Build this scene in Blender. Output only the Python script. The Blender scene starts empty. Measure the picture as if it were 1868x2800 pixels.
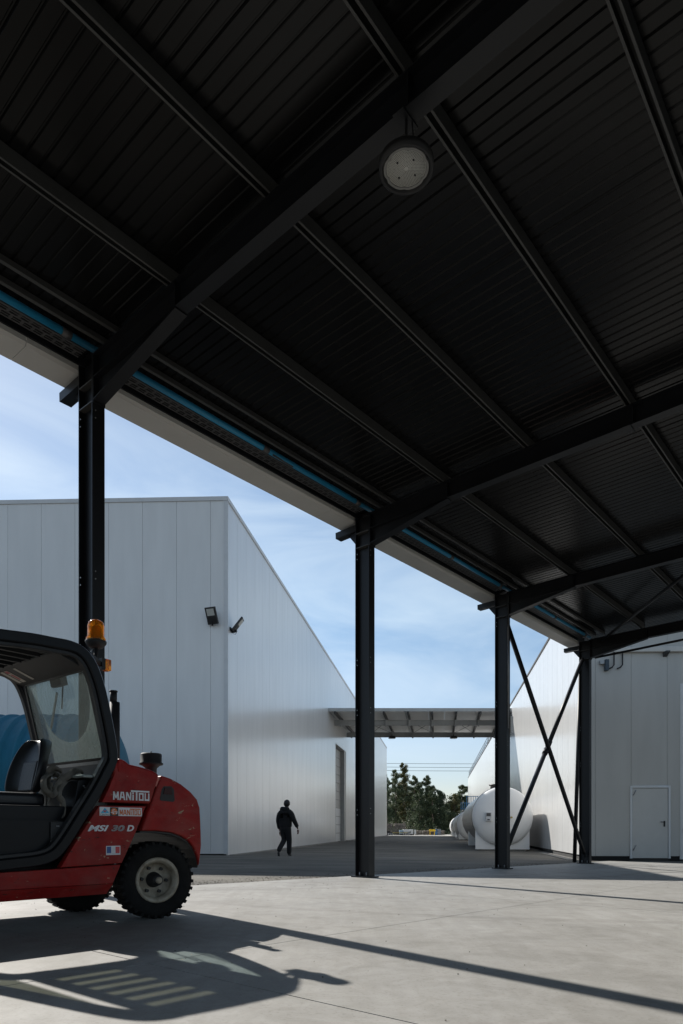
import bpy, bmesh, math, random
from mathutils import Vector, Matrix
random.seed(7)
R = math.radians
sc = bpy.context.scene
col = sc.collection

# ------------------------------------------------------------------ camera, sky, sun, exposure
CH = 0.78                                   # eye height over the floor at the second column
cam_d = bpy.data.cameras.new('camera'); cam = bpy.data.objects.new('camera', cam_d); col.objects.link(cam)
cam.location = (0, 0, CH); cam.rotation_euler = (R(90), 0, 0)
cam_d.sensor_fit = 'VERTICAL'; cam_d.sensor_height = 36.0; cam_d.lens = 1868 / 2800 * 36.0
cam_d.shift_y = (2266 - 1400) / 2800.0
cam_d.clip_start = 0.05; cam_d.clip_end = 4000
sc.camera = cam

SUN_AZ = R(41.0)                            # left of straight ahead
SUN_EL = R(38.6)
world = bpy.data.worlds.new("World"); sc.world = world; world.use_nodes = True
wn = world.node_tree; wn.nodes.clear()
w_out = wn.nodes.new('ShaderNodeOutputWorld'); w_bg = wn.nodes.new('ShaderNodeBackground')
sky = wn.nodes.new('ShaderNodeTexSky'); sky.sky_type = 'NISHITA'; sky.sun_disc = False
sky.sun_elevation = SUN_EL; sky.sun_rotation = -SUN_AZ
sky.air_density = 1.0; sky.dust_density = 0.2; sky.ozone_density = 1.2
w_bg.inputs['Strength'].default_value = 0.089
tc = wn.nodes.new('ShaderNodeTexCoord'); mp = wn.nodes.new('ShaderNodeMapping')
mp.inputs['Rotation'].default_value = (0, R(35), R(20)); mp.inputs['Scale'].default_value = (2.0, 2.0, 7.5)
cn = wn.nodes.new('ShaderNodeTexNoise'); cn.inputs['Scale'].default_value = 1.2; cn.inputs['Detail'].default_value = 10; cn.inputs['Roughness'].default_value = 0.55; cn.inputs['Distortion'].default_value = 0.9
cr = wn.nodes.new('ShaderNodeValToRGB'); cr.color_ramp.elements[0].position = 0.36; cr.color_ramp.elements[1].position = 0.92
cr.color_ramp.elements[0].color = (0, 0, 0, 1); cr.color_ramp.elements[1].color = (0.52, 0.52, 0.52, 1)
cmix = wn.nodes.new('ShaderNodeMix'); cmix.data_type = 'RGBA'; cmix.inputs[7].default_value = (8.4, 9.3, 9.9, 1)
wn.links.new(tc.outputs['Generated'], mp.inputs['Vector']); wn.links.new(mp.outputs['Vector'], cn.inputs['Vector'])
wn.links.new(cn.outputs['Fac'], cr.inputs['Fac']); wn.links.new(cr.outputs['Color'], cmix.inputs[0])
wn.links.new(sky.outputs['Color'], cmix.inputs[6]); tintn = wn.nodes.new('ShaderNodeMix'); tintn.data_type = 'RGBA'; tintn.blend_type = 'MULTIPLY'; tintn.inputs[0].default_value = 1.0; 
sxyz = wn.nodes.new('ShaderNodeSeparateXYZ'); wn.links.new(tc.outputs['Generated'], sxyz.inputs[0])
hr_ = wn.nodes.new('ShaderNodeValToRGB'); hr_.color_ramp.elements[0].position = 0.0; hr_.color_ramp.elements[1].position = 0.30   # hazy horizon
hr_.color_ramp.elements[0].color = (0.72, 0.70, 0.80, 1); hr_.color_ramp.elements[1].color = (1.04, 1.035, 0.98, 1)
wn.links.new(sxyz.outputs['Z'], hr_.inputs['Fac']); wn.links.new(hr_.outputs['Color'], tintn.inputs[7])
wn.links.new(cmix.outputs[2], tintn.inputs[6]); wn.links.new(tintn.outputs[2], w_bg.inputs['Color'])
wn.links.new(w_bg.outputs['Background'], w_out.inputs['Surface'])

sun_d = bpy.data.lights.new('sun', 'SUN'); sun_d.energy = 4.2; sun_d.angle = R(0.53); sun_d.color = (1.0, 0.955, 0.89)
sun = bpy.data.objects.new('sun', sun_d); col.objects.link(sun)
sdir = Vector((-math.sin(SUN_AZ) * math.cos(SUN_EL), math.cos(SUN_AZ) * math.cos(SUN_EL), math.sin(SUN_EL)))
sun.rotation_euler = sdir.to_track_quat('Z', 'Y').to_euler(); sun.location = (-20, 20, 30)
sc.view_settings.view_transform = 'Standard'; sc.view_settings.look = 'None'
sc.view_settings.exposure = 0.55; sc.view_settings.gamma = 1.0; sc.view_settings.use_curve_mapping = False
sc.render.engine = 'CYCLES'; sc.cycles.max_bounces = 8; sc.cycles.diffuse_bounces = 5; sc.cycles.glossy_bounces = 4
sc.cycles.transparent_max_bounces = 12; sc.cycles.use_denoising = True
sc.cycles.sample_clamp_indirect = 6

# ------------------------------------------------------------------ helpers
WL = {}                                     # world location of every object used as a parent
V = Vector
UP = V((0, 0, 1))

def tag(o, label=None, cat=None, group=None, kind=None):
    if label: o['label'] = label
    if cat: o['category'] = cat
    if group: o['group'] = group
    if kind: o['kind'] = kind
    return o

def empty(name, loc, label=None, cat=None, group=None, kind=None):
    o = bpy.data.objects.new(name, None); col.objects.link(o); o.location = loc; o.empty_display_size = 0.2
    WL[o] = V(loc); return tag(o, label, cat, group, kind)

def place(name, mesh, loc, rotz=0.0, parent=None, mat4=None):
    """link a (shared) mesh at a world place under a parent"""
    o = bpy.data.objects.new(name, mesh); col.objects.link(o)
    loc = V(loc); WL[o] = loc
    base = WL[parent] if parent else V((0, 0, 0))
    if mat4 is not None:
        o.rotation_euler = mat4.to_euler()
    else:
        o.rotation_euler = (0, 0, rotz)
    o.location = loc - base
    if parent: o.parent = parent
    return o

class MB:
    def __init__(self): self.v = []; self.f = []; self.smooth = []
    def add(self, vs, fs, smooth=False):
        n = len(self.v); self.v += [V(p) for p in vs]
        self.f += [tuple(i + n for i in f) for f in fs]; self.smooth += [smooth] * len(fs)
        return self
    def fbox(self, fr, xr, yr, zr):
        O, ex, ey, ez = fr
        vs = [O + ex * x + ey * y + ez * z for z in zr for y in yr for x in xr]
        fs = [(0, 2, 3, 1), (4, 5, 7, 6), (0, 1, 5, 4), (2, 6, 7, 3), (0, 4, 6, 2), (1, 3, 7, 5)]
        # keep outward normals when the frame is left handed
        if ex.cross(ey).dot(ez) < 0: fs = [f[::-1] for f in fs]
        return self.add(vs, fs)
    def box(self, c, s):
        return self.fbox((V(c), V((1, 0, 0)), V((0, 1, 0)), UP), (-s[0] / 2, s[0] / 2), (-s[1] / 2, s[1] / 2), (-s[2] / 2, s[2] / 2))
    def prism(self, fr, poly, n0, n1, smooth=False):
        """poly in (ex,ez), extruded along ey"""
        O, ex, ey, ez = fr; n = len(poly)
        vs = [O + ex * a + ey * n0 + ez * b for a, b in poly] + [O + ex * a + ey * n1 + ez * b for a, b in poly]
        area = sum(poly[i][0] * poly[(i + 1) % n][1] - poly[(i + 1) % n][0] * poly[i][1] for i in range(n))
        fs = [tuple(range(n)), tuple(range(2 * n - 1, n - 1, -1))] + [(i, i + n, (i + 1) % n + n, (i + 1) % n) for i in range(n)]
        h = ex.cross(ez).dot(ey) * (n1 - n0) * area
        if h > 0: fs = [f[::-1] for f in fs]
        return self.add(vs, fs, smooth)
    def beam(self, p0, p1, sec, up=UP):
        """extrude a closed 2D section (side, up) from p0 to p1"""
        p0 = V(p0); p1 = V(p1); d = (p1 - p0).normalized(); side = d.cross(up).normalized(); u2 = side.cross(d)
        n = len(sec)
        vs = [p + side * a + u2 * b for p in (p0, p1) for a, b in sec]
        fs = [tuple(range(n))[::-1], tuple(range(n, 2 * n))] + [(i, (i + 1) % n, (i + 1) % n + n, i + n) for i in range(n)]
        return self.add(vs, fs)
    def bar(self, p0, p1, w, h, up=UP):
        return self.beam(p0, p1, [(-w / 2, -h / 2), (w / 2, -h / 2), (w / 2, h / 2), (-w / 2, h / 2)], up)
    def tube(self, pts, r, seg=10, cap=True, smooth=True):
        pts = [V(p) for p in pts]; n = len(pts)
        if not isinstance(r, (list, tuple)): r = [r] * n
        t0 = (pts[1] - pts[0]).normalized(); a = t0.orthogonal().normalized()
        rings = []
        for i, p in enumerate(pts):
            if i == 0: t = (pts[1] - pts[0])
            elif i == n - 1: t = (pts[-1] - pts[-2])
            else: t = (pts[i + 1] - pts[i - 1])
            t.normalize(); a = (a - t * a.dot(t)).normalized(); b = t.cross(a)
            rings.append([p + (a * math.cos(2 * math.pi * k / seg) + b * math.sin(2 * math.pi * k / seg)) * r[i] for k in range(seg)])
        vs = [q for rg in rings for q in rg]
        fs = [(i * seg + k, i * seg + (k + 1) % seg, (i + 1) * seg + (k + 1) % seg, (i + 1) * seg + k) for i in range(n - 1) for k in range(seg)]
        self.add(vs, fs, smooth)
        if cap:
            self.add(rings[0], [tuple(range(seg))[::-1]]); self.add(rings[-1], [tuple(range(seg))])
        return self
    def lathe(self, O, axis, prof, seg=32, smooth=True, closed_ends=True):
        """prof: (radius, along axis)"""
        O = V(O); axis = V(axis).normalized(); a = axis.orthogonal().normalized(); b = axis.cross(a); n = len(prof)
        vs = [O + axis * z + (a * math.cos(2 * math.pi * k / seg) + b * math.sin(2 * math.pi * k / seg)) * r for r, z in prof for k in range(seg)]
        fs = [(i * seg + k, i * seg + (k + 1) % seg, (i + 1) * seg + (k + 1) % seg, (i + 1) * seg + k) for i in range(n - 1) for k in range(seg)]
        self.add(vs, fs, smooth)
        if closed_ends:
            if prof[0][0] > 1e-6: self.add(vs[:seg], [tuple(range(seg))[::-1]])
            if prof[-1][0] > 1e-6: self.add(vs[-seg:], [tuple(range(seg))])
        return self
    def sweep(self, pts, side, sec, closed=False):
        """sweep section (in-plane normal, side) along a planar path whose plane normal is side"""
        pts = [V(p) for p in pts]; n = len(pts); m = len(sec); side = V(side).normalized(); vs = []
        for i, p in enumerate(pts):
            if closed: t = pts[(i + 1) % n] - pts[i - 1]; ta = (pts[i] - pts[i - 1]).normalized(); tb = (pts[(i + 1) % n] - pts[i]).normalized()
            else:
                t = pts[min(i + 1, n - 1)] - pts[max(i - 1, 0)]
                ta = (pts[i] - pts[i - 1]).normalized() if i else t.normalized(); tb = (pts[i + 1] - pts[i]).normalized() if i < n - 1 else t.normalized()
            t.normalize(); nn = side.cross(t).normalized(); k = 1 / max(0.5, math.sqrt(max(0.0, (1 + ta.dot(tb)) / 2)))
            vs += [p + nn * a * k + side * b for a, b in sec]
        rng = n if closed else n - 1
        fs = [(i * m + k, i * m + (k + 1) % m, ((i + 1) % n) * m + (k + 1) % m, ((i + 1) % n) * m + k) for i in range(rng) for k in range(m)]
        if not closed: fs += [tuple(range(m))[::-1], tuple((n - 1) * m + k for k in range(m))]
        return self.add(vs, fs)
    def mesh(self, name, c=V((0, 0, 0)), mat=None, bevel=0, seg=2, weld=True):
        me = bpy.data.meshes.new(name)
        me.from_pydata([tuple(p - c) for p in self.v], [], self.f)
        me.polygons.foreach_set('use_smooth', self.smooth)
        bm = bmesh.new(); bm.from_mesh(me)
        if weld: bmesh.ops.remove_doubles(bm, verts=bm.verts, dist=1e-5)
        bmesh.ops.recalc_face_normals(bm, faces=bm.faces)
        if bevel:
            es = [e for e in bm.edges if len(e.link_faces) == 2 and e.calc_face_angle(0) > R(28)]
            bmesh.ops.bevel(bm, geom=es, offset=bevel, segments=seg, profile=0.5, affect='EDGES', clamp_overlap=True)
            for f in bm.faces: f.smooth = True
        bm.to_mesh(me); bm.free()
        if bevel:
            for e in me.edges: pass
        if mat: me.materials.append(mat)
        me.update(); return me
    def build(self, name, mat, parent=None, bevel=0, seg=2, weld=True):
        lo = V([min(p[i] for p in self.v) for i in range(3)]); hi = V([max(p[i] for p in self.v) for i in range(3)])
        c = V(((lo.x + hi.x) / 2, (lo.y + hi.y) / 2, lo.z))
        me = self.mesh(name, c, mat, bevel, seg, weld)
        o = place(name, me, c, parent=parent)
        if bevel:
            md = o.modifiers.new('wn', 'WEIGHTED_NORMAL'); md.keep_sharp = False
        return o

# ---- materials
def new_mat(name):
    m = bpy.data.materials.new(name); m.use_nodes = True
    nt = m.node_tree; return m, nt, nt.nodes['Principled BSDF']

def mat(name, c, rough=0.5, metal=0.0, spec=0.5, var=0.0, vscale=3.0, bump=0.0, bscale=40.0, stretch=(1, 1, 1), rvar=0.0, c2=None, island=0.0, coat=0.0, objvar=0.0):
    m, nt, b = new_mat(name); N = nt.nodes; L = nt.links
    b.inputs['Base Color'].default_value = (*c, 1); b.inputs['Roughness'].default_value = rough
    b.inputs['Metallic'].default_value = metal; b.inputs['Specular IOR Level'].default_value = spec
    b.inputs['Coat Weight'].default_value = coat
    geo = N.new('ShaderNodeNewGeometry'); mpn = N.new('ShaderNodeMapping'); mpn.inputs['Scale'].default_value = stretch
    L.new(geo.outputs['Position'], mpn.inputs['Vector'])
    out = None
    if var or c2:
        n1 = N.new('ShaderNodeTexNoise'); n1.inputs['Scale'].default_value = vscale; n1.inputs['Detail'].default_value = 7; n1.inputs['Roughness'].default_value = 0.62
        L.new(mpn.outputs['Vector'], n1.inputs['Vector'])
        rp = N.new('ShaderNodeValToRGB'); rp.color_ramp.elements[0].position = 0.3; rp.color_ramp.elements[1].position = 0.72
        ca = c2 if c2 else tuple(max(0, x * (1 - var)) for x in c); cb = tuple(min(1, x * (1 + var * 0.6)) for x in c)
        rp.color_ramp.elements[0].color = (*ca, 1); rp.color_ramp.elements[1].color = (*cb, 1)
        L.new(n1.outputs['Fac'], rp.inputs['Fac']); out = rp.outputs['Color']
        if rvar:
            mr = N.new('ShaderNodeMapRange'); mr.inputs['To Min'].default_value = max(0.02, rough - rvar); mr.inputs['To Max'].default_value = min(1, rough + rvar)
            L.new(n1.outputs['Fac'], mr.inputs['Value']); L.new(mr.outputs['Result'], b.inputs['Roughness'])
    if island or objvar:
        hs = N.new('ShaderNodeHueSaturation'); mr2 = N.new('ShaderNodeMapRange')
        k = island or objvar
        mr2.inputs['To Min'].default_value = 1 - k; mr2.inputs['To Max'].default_value = 1 + k
        if island: L.new(geo.outputs['Random Per Island'], mr2.inputs['Value'])
        else:
            oi = N.new('ShaderNodeObjectInfo'); L.new(oi.outputs['Random'], mr2.inputs['Value'])
        L.new(mr2.outputs['Result'], hs.inputs['Value'])
        if out: L.new(out, hs.inputs['Color'])
        else: hs.inputs['Color'].default_value = (*c, 1)
        out = hs.outputs['Color']
    if out: L.new(out, b.inputs['Base Color'])
    if bump:
        n2 = N.new('ShaderNodeTexNoise'); n2.inputs['Scale'].default_value = bscale; n2.inputs['Detail'].default_value = 5
        L.new(mpn.outputs['Vector'], n2.inputs['Vector'])
        bp = N.new('ShaderNodeBump'); bp.inputs['Strength'].default_value = bump; bp.inputs['Distance'].default_value = 0.01
        L.new(n2.outputs['Fac'], bp.inputs['Height']); L.new(bp.outputs['Normal'], b.inputs['Normal'])
    return m

def panel_mat(name, c, pitch, rough=0.34, spec=0.5, var=0.04, coat=0.0, wob=0.16):
    """coated sheet: fine lining along the panel's own length, light streaks of dirt, oil canning"""
    m, nt, b = new_mat(name); N = nt.nodes; L = nt.links
    b.inputs['Roughness'].default_value = rough; b.inputs['Specular IOR Level'].default_value = spec; b.inputs['Coat Weight'].default_value = coat; b.inputs['Coat Roughness'].default_value = 0.17
    t = N.new('ShaderNodeTexCoord'); geo = N.new('ShaderNodeNewGeometry')
    sx = N.new('ShaderNodeSeparateXYZ'); L.new(t.outputs['Object'], sx.inputs[0])
    mul = N.new('ShaderNodeMath'); mul.operation = 'MULTIPLY'; mul.inputs[1].default_value = 2 * math.pi / pitch
    sn = N.new('ShaderNodeMath'); sn.operation = 'SINE'; pw = N.new('ShaderNodeMath'); pw.operation = 'POWER'; pw.inputs[1].default_value = 6
    ab = N.new('ShaderNodeMath'); ab.operation = 'ABSOLUTE'
    L.new(sx.outputs['X'], mul.inputs[0]); L.new(mul.outputs[0], sn.inputs[0]); L.new(sn.outputs[0], ab.inputs[0]); L.new(ab.outputs[0], pw.inputs[0])
    bp = N.new('ShaderNodeBump'); bp.inputs['Strength'].default_value = 0.22; bp.inputs['Distance'].default_value = 0.002
    L.new(pw.outputs[0], bp.inputs['Height'])
    mpn = N.new('ShaderNodeMapping'); mpn.inputs['Scale'].default_value = (1.2, 1.2, 0.22); L.new(geo.outputs['Position'], mpn.inputs['Vector'])
    nb = N.new('ShaderNodeTexNoise'); nb.inputs['Scale'].default_value = 1.1; nb.inputs['Detail'].default_value = 2; L.new(mpn.outputs['Vector'], nb.inputs['Vector'])
    bp2 = N.new('ShaderNodeBump'); bp2.inputs['Strength'].default_value = wob; bp2.inputs['Distance'].default_value = 0.02
    L.new(nb.outputs['Fac'], bp2.inputs['Height']); L.new(bp.outputs['Normal'], bp2.inputs['Normal']); L.new(bp2.outputs['Normal'], b.inputs['Normal'])
    n1 = N.new('ShaderNodeTexNoise'); n1.inputs['Scale'].default_value = 2.2; n1.inputs['Detail'].default_value = 8; L.new(mpn.outputs['Vector'], n1.inputs['Vector'])
    rp = N.new('ShaderNodeValToRGB'); rp.color_ramp.elements[0].position = 0.25; rp.color_ramp.elements[1].position = 0.75
    rp.color_ramp.elements[0].color = (*[x * (1 - var * 1.6) for x in c], 1); rp.color_ramp.elements[1].color = (*[min(1, x * (1 + var)) for x in c], 1)
    hs = N.new('ShaderNodeHueSaturation'); oi = N.new('ShaderNodeObjectInfo'); mr = N.new('ShaderNodeMapRange')
    mr.inputs['To Min'].default_value = 0.982; mr.inputs['To Max'].default_value = 1.015
    L.new(oi.outputs['Random'], mr.inputs['Value']); L.new(mr.outputs['Result'], hs.inputs['Value'])
    L.new(n1.outputs['Fac'], rp.inputs['Fac']); L.new(rp.outputs['Color'], hs.inputs['Color']); L.new(hs.outputs['Color'], b.inputs['Base Color'])
    return m

M = {}
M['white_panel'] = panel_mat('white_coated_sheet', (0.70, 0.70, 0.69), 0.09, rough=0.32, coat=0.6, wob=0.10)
M['shaded_panel'] = panel_mat('shade_darkened_sheet', (0.47, 0.465, 0.44), 0.09, rough=0.45, spec=0.3)  # right front cladding, the shade under the canopy darkened into its base colour
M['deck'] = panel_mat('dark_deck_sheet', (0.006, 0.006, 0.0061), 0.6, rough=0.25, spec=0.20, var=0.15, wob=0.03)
M['white_trim'] = mat('white_trim', (0.60, 0.61, 0.62), 0.4, var=0.06)
M['soffit'] = mat('beige_soffit', (0.55, 0.54, 0.51), 0.5, var=0.08, vscale=1.5)
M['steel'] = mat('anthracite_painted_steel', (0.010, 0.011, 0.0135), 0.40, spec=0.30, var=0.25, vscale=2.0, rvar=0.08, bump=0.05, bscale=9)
M['steel_edge'] = mat('anthracite_lip', (0.055, 0.055, 0.053), 0.5, var=0.2)
M['galv'] = mat('galvanised_steel', (0.30, 0.31, 0.32), 0.42, metal=0.6, var=0.2, vscale=6)
M['tray'] = mat('grey_cable_tray', (0.085, 0.085, 0.087), 0.5, metal=0.2, var=0.2)
M['blue_pipe'] = mat('blue_pipe_paint', (0.02, 0.24, 0.43), 0.4, var=0.15)
M['black'] = mat('black_rubber', (0.012, 0.012, 0.013), 0.6, var=0.3)
M['plinth'] = mat('dark_plinth', (0.05, 0.05, 0.05), 0.85, var=0.3)
M['kerb'] = mat('kerb_concrete', (0.22, 0.21, 0.19), 0.9, var=0.35, vscale=5, bump=0.4)
M['sheet_white'] = mat('white_roof_sheet', (0.80, 0.80, 0.79), 0.4, var=0.05)
M['link_grey'] = mat('light_grey_steel', (0.36, 0.37, 0.37), 0.45, var=0.12)
M['link_dark'] = mat('dark_grey_steel', (0.045, 0.045, 0.047), 0.5, var=0.2)
M['door_white'] = mat('white_door_paint', (0.60, 0.615, 0.62), 0.42, var=0.05)
M['door_grey'] = mat('grey_door_slats', (0.34, 0.34, 0.325), 0.5, var=0.08)
M['door_grey2'] = mat('grey_white_door', (0.50, 0.50, 0.48), 0.45, var=0.05)
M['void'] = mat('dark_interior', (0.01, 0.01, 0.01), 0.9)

# ---- concrete slab
def concrete():
    m, nt, b = new_mat('power_floated_concrete'); N = nt.nodes; L = nt.links
    g = N.new('ShaderNodeNewGeometry')
    def noise(scale, det=6, rough=0.6, vec=None, dist=0.0, sc3=None):
        n = N.new('ShaderNodeTexNoise'); n.inputs['Scale'].default_value = scale; n.inputs['Detail'].default_value = det; n.inputs['Roughness'].default_value = rough; n.inputs['Distortion'].default_value = dist
        if sc3:
            q = N.new('ShaderNodeMapping'); q.inputs['Scale'].default_value = sc3; q.inputs['Rotation'].default_value = (0, 0, R(-40)); L.new(g.outputs['Position'], q.inputs['Vector']); L.new(q.outputs['Vector'], n.inputs['Vector'])
        else: L.new(g.outputs['Position'], n.inputs['Vector'])
        return n.outputs['Fac']
    def ramp(f, p0, c0, p1, c1):
        r = N.new('ShaderNodeValToRGB'); r.color_ramp.elements[0].position = p0; r.color_ramp.elements[1].position = p1
        r.color_ramp.elements[0].color = (*c0, 1); r.color_ramp.elements[1].color = (*c1, 1); L.new(f, r.inputs['Fac']); return r.outputs['Color']
    def mul(a, bb, fac=1.0):
        x = N.new('ShaderNodeMix'); x.data_type = 'RGBA'; x.blend_type = 'MULTIPLY'; x.inputs[0].default_value = fac; L.new(a, x.inputs[6]); L.new(bb, x.inputs[7]); return x.outputs[2]
    base = ramp(noise(0.55, 8, 0.62, dist=0.6), 0.28, (0.275, 0.268, 0.252), 0.74, (0.40, 0.393, 0.376))
    base = mul(base, ramp(noise(3.5, 8, 0.7, dist=1.2), 0.35, (0.84, 0.835, 0.82), 0.62, (1.03, 1.03, 1.03)))
    base = mul(base, ramp(noise(9, 6, 0.6, sc3=(1, 0.08, 1)), 0.30, (0.90, 0.895, 0.88), 0.60, (1.0, 1.0, 1.0)))
    base = mul(base, ramp(noise(60, 4, 0.6), 0.28, (0.80, 0.79, 0.77), 0.46, (1.0, 1.0, 1.0)))
    # trowel swirls
    vo = N.new('ShaderNodeTexVoronoi'); vo.inputs['Scale'].default_value = 0.8; vo.feature = 'F1'; L.new(g.outputs['Position'], vo.inputs['Vector'])
    wv = N.new('ShaderNodeMath'); wv.operation = 'MULTIPLY'; wv.inputs[1].default_value = 55; L.new(vo.outputs['Distance'], wv.inputs[0])
    sn = N.new('ShaderNodeMath'); sn.operation = 'SINE'; L.new(wv.outputs[0], sn.inputs[0])
    base = mul(base, ramp(sn.outputs[0], 0.0, (0.962, 0.960, 0.957), 1.0, (1.0, 1.0, 1.0)))
    # dark dots and rust marks
    sp = N.new('ShaderNodeTexVoronoi'); sp.inputs['Scale'].default_value = 7.0; L.new(g.outputs['Position'], sp.inputs['Vector'])
    base = mul(base, ramp(sp.outputs['Distance'], 0.015, (0.70, 0.64, 0.58), 0.045, (1, 1, 1)))
    for cx, cy, rad in ((9.0, -3.5, 9.6), (9.2, -3.3, 8.5), (-6.0, 22.0, 14.6), (-6.0, 22.0, 13.5), (3.0, 14.5, 9.0)):
        vm = N.new('ShaderNodeVectorMath'); vm.operation = 'DISTANCE'; sx_ = N.new('ShaderNodeVectorMath'); sx_.operation = 'MULTIPLY'; sx_.inputs[1].default_value = (1, 1, 0)
        L.new(g.outputs['Position'], sx_.inputs[0]); L.new(sx_.outputs[0], vm.inputs[0]); vm.inputs[1].default_value = (cx, cy, 0)
        d_ = N.new('ShaderNodeMath'); d_.operation = 'SUBTRACT'; d_.inputs[1].default_value = rad; L.new(vm.outputs['Value'], d_.inputs[0])
        a_ = N.new('ShaderNodeMath'); a_.operation = 'ABSOLUTE'; L.new(d_.outputs[0], a_.inputs[0])
        m_ = N.new('ShaderNodeMapRange'); m_.inputs['From Min'].default_value = 0.05; m_.inputs['From Max'].default_value = 0.12; m_.inputs['To Min'].default_value = 1.0; m_.inputs['To Max'].default_value = 0.0; L.new(a_.outputs[0], m_.inputs['Value'])
        q_ = N.new('ShaderNodeMath'); q_.operation = 'MULTIPLY'; L.new(m_.outputs['Result'], q_.inputs[0]); L.new(noise(2.2, 7, 0.7), q_.inputs[1])
        k_ = N.new('ShaderNodeMix'); k_.data_type = 'RGBA'; k_.blend_type = 'MULTIPLY'; k_.inputs[7].default_value = (0.80, 0.79, 0.78, 1); L.new(q_.outputs[0], k_.inputs[0]); L.new(base, k_.inputs[6]); base = k_.outputs[2]
    L.new(base, b.inputs['Base Color'])
    mr = N.new('ShaderNodeMapRange'); mr.inputs['To Min'].default_value = 0.50; mr.inputs['To Max'].default_value = 0.80; L.new(noise(1.3, 6), mr.inputs['Value']); L.new(mr.outputs['Result'], b.inputs['Roughness'])
    b.inputs['Specular IOR Level'].default_value = 0.35
    bp = N.new('ShaderNodeBump'); bp.inputs['Strength'].default_value = 0.22; bp.inputs['Distance'].default_value = 0.004; L.new(noise(14, 9, 0.7), bp.inputs['Height']); L.new(bp.outputs['Normal'], b.inputs['Normal'])
    return m
M['concrete'] = concrete()

def asphalt():
    m, nt, b = new_mat('worn_asphalt'); N = nt.nodes; L = nt.links
    g = N.new('ShaderNodeNewGeometry')
    def nz(scale, s3, det=6):
        q = N.new('ShaderNodeMapping'); q.inputs['Scale'].default_value = s3; L.new(g.outputs['Position'], q.inputs['Vector'])
        n = N.new('ShaderNodeTexNoise'); n.inputs['Scale'].default_value = scale; n.inputs['Detail'].default_value = det; n.inputs['Roughness'].default_value = 0.65; L.new(q.outputs['Vector'], n.inputs['Vector']); return n.outputs['Fac']
    r = N.new('ShaderNodeValToRGB'); r.color_ramp.elements[0].position = 0.3; r.color_ramp.elements[1].position = 0.72
    r.color_ramp.elements[0].color = (0.088, 0.083, 0.074, 1); r.color_ramp.elements[1].color = (0.19, 0.18, 0.16, 1)
    L.new(nz(0.8, (0.45, 0.8, 1)), r.inputs['Fac'])
    r2 = N.new('ShaderNodeValToRGB'); r2.color_ramp.elements[0].position = 0.35; r2.color_ramp.elements[1].position = 0.6
    r2.color_ramp.elements[0].color = (0.62, 0.62, 0.62, 1); r2.color_ramp.elements[1].color = (1.1, 1.09, 1.07, 1)
    L.new(nz(55, (1, 1, 1), 3), r2.inputs['Fac'])
    r3 = N.new('ShaderNodeValToRGB'); r3.color_ramp.elements[0].position = 0.38; r3.color_ramp.elements[1].position = 0.62
    r3.color_ramp.elements[0].color = (0.70, 0.70, 0.70, 1); r3.color_ramp.elements[1].color = (1.15, 1.13, 1.09, 1); L.new(nz(1.3, (0.22, 1.6, 1), 8), r3.inputs['Fac'])
    x = N.new('ShaderNodeMix'); x.data_type = 'RGBA'; x.blend_type = 'MULTIPLY'; x.inputs[0].default_value = 1; L.new(r.outputs['Color'], x.inputs[6]); L.new(r2.outputs['Color'], x.inputs[7])
    x3 = N.new('ShaderNodeMix'); x3.data_type = 'RGBA'; x3.blend_type = 'MULTIPLY'; x3.inputs[0].default_value = 1; L.new(x.outputs[2], x3.inputs[6]); L.new(r3.outputs['Color'], x3.inputs[7])
    L.new(x3.outputs[2], b.inputs['Base Color']); b.inputs['Roughness'].default_value = 0.88; b.inputs['Specular IOR Level'].default_value = 0.3
    bp = N.new('ShaderNodeBump'); bp.inputs['Strength'].default_value = 0.7; bp.inputs['Distance'].default_value = 0.008; L.new(nz(90, (1, 1, 1), 4), bp.inputs['Height']); L.new(bp.outputs['Normal'], b.inputs['Normal'])
    return m
M['asphalt'] = asphalt()

# ------------------------------------------------------------------ measured frame of the place
F = 1868.0
def ray(px, py): return ((px - 934) / F, (2266 - py) / F)      # x/y and z/y of a sight line
def smooth(t): t = max(0.0, min(1.0, t)); return t * t * (3 - 2 * t)
C2 = V((0.375, 10.955, 0))
GB, GC = -0.0128, -0.0098
def ground(x, y):
    dx, dy = x - C2.x, y - C2.y
    w = 1 - smooth((dy - 11) / 16)
    return GB * max(-14, min(9, dx)) * w + GC * min(dy, 11.05)
def gp(x, y, dz=0.0): return V((x, y, ground(x, y) + dz))
u = V((0.6453, 0.7639, 0)); w = V((0.7639, -0.6453, 0))         # along the eave / inwards
v = V((0.1405, 0.9901, 0)); nv = V((0.9901, -0.1405, 0))        # along the alley / across it to the right
e = V((0.9994, -0.0353, 0)); en = V((-0.0353, -0.9994, 0))      # along the gable fronts / towards the camera
BAY = 4.74
def cp(s, q, h=0.0): return C2 + u * s + w * q + UP * h         # canopy coordinates
PITCH = 0.03
def RT(q): return CH + 5.00 + PITCH * q                         # top of the rafters
SLOPE = V((w.x, w.y, PITCH)).normalized()

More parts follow.
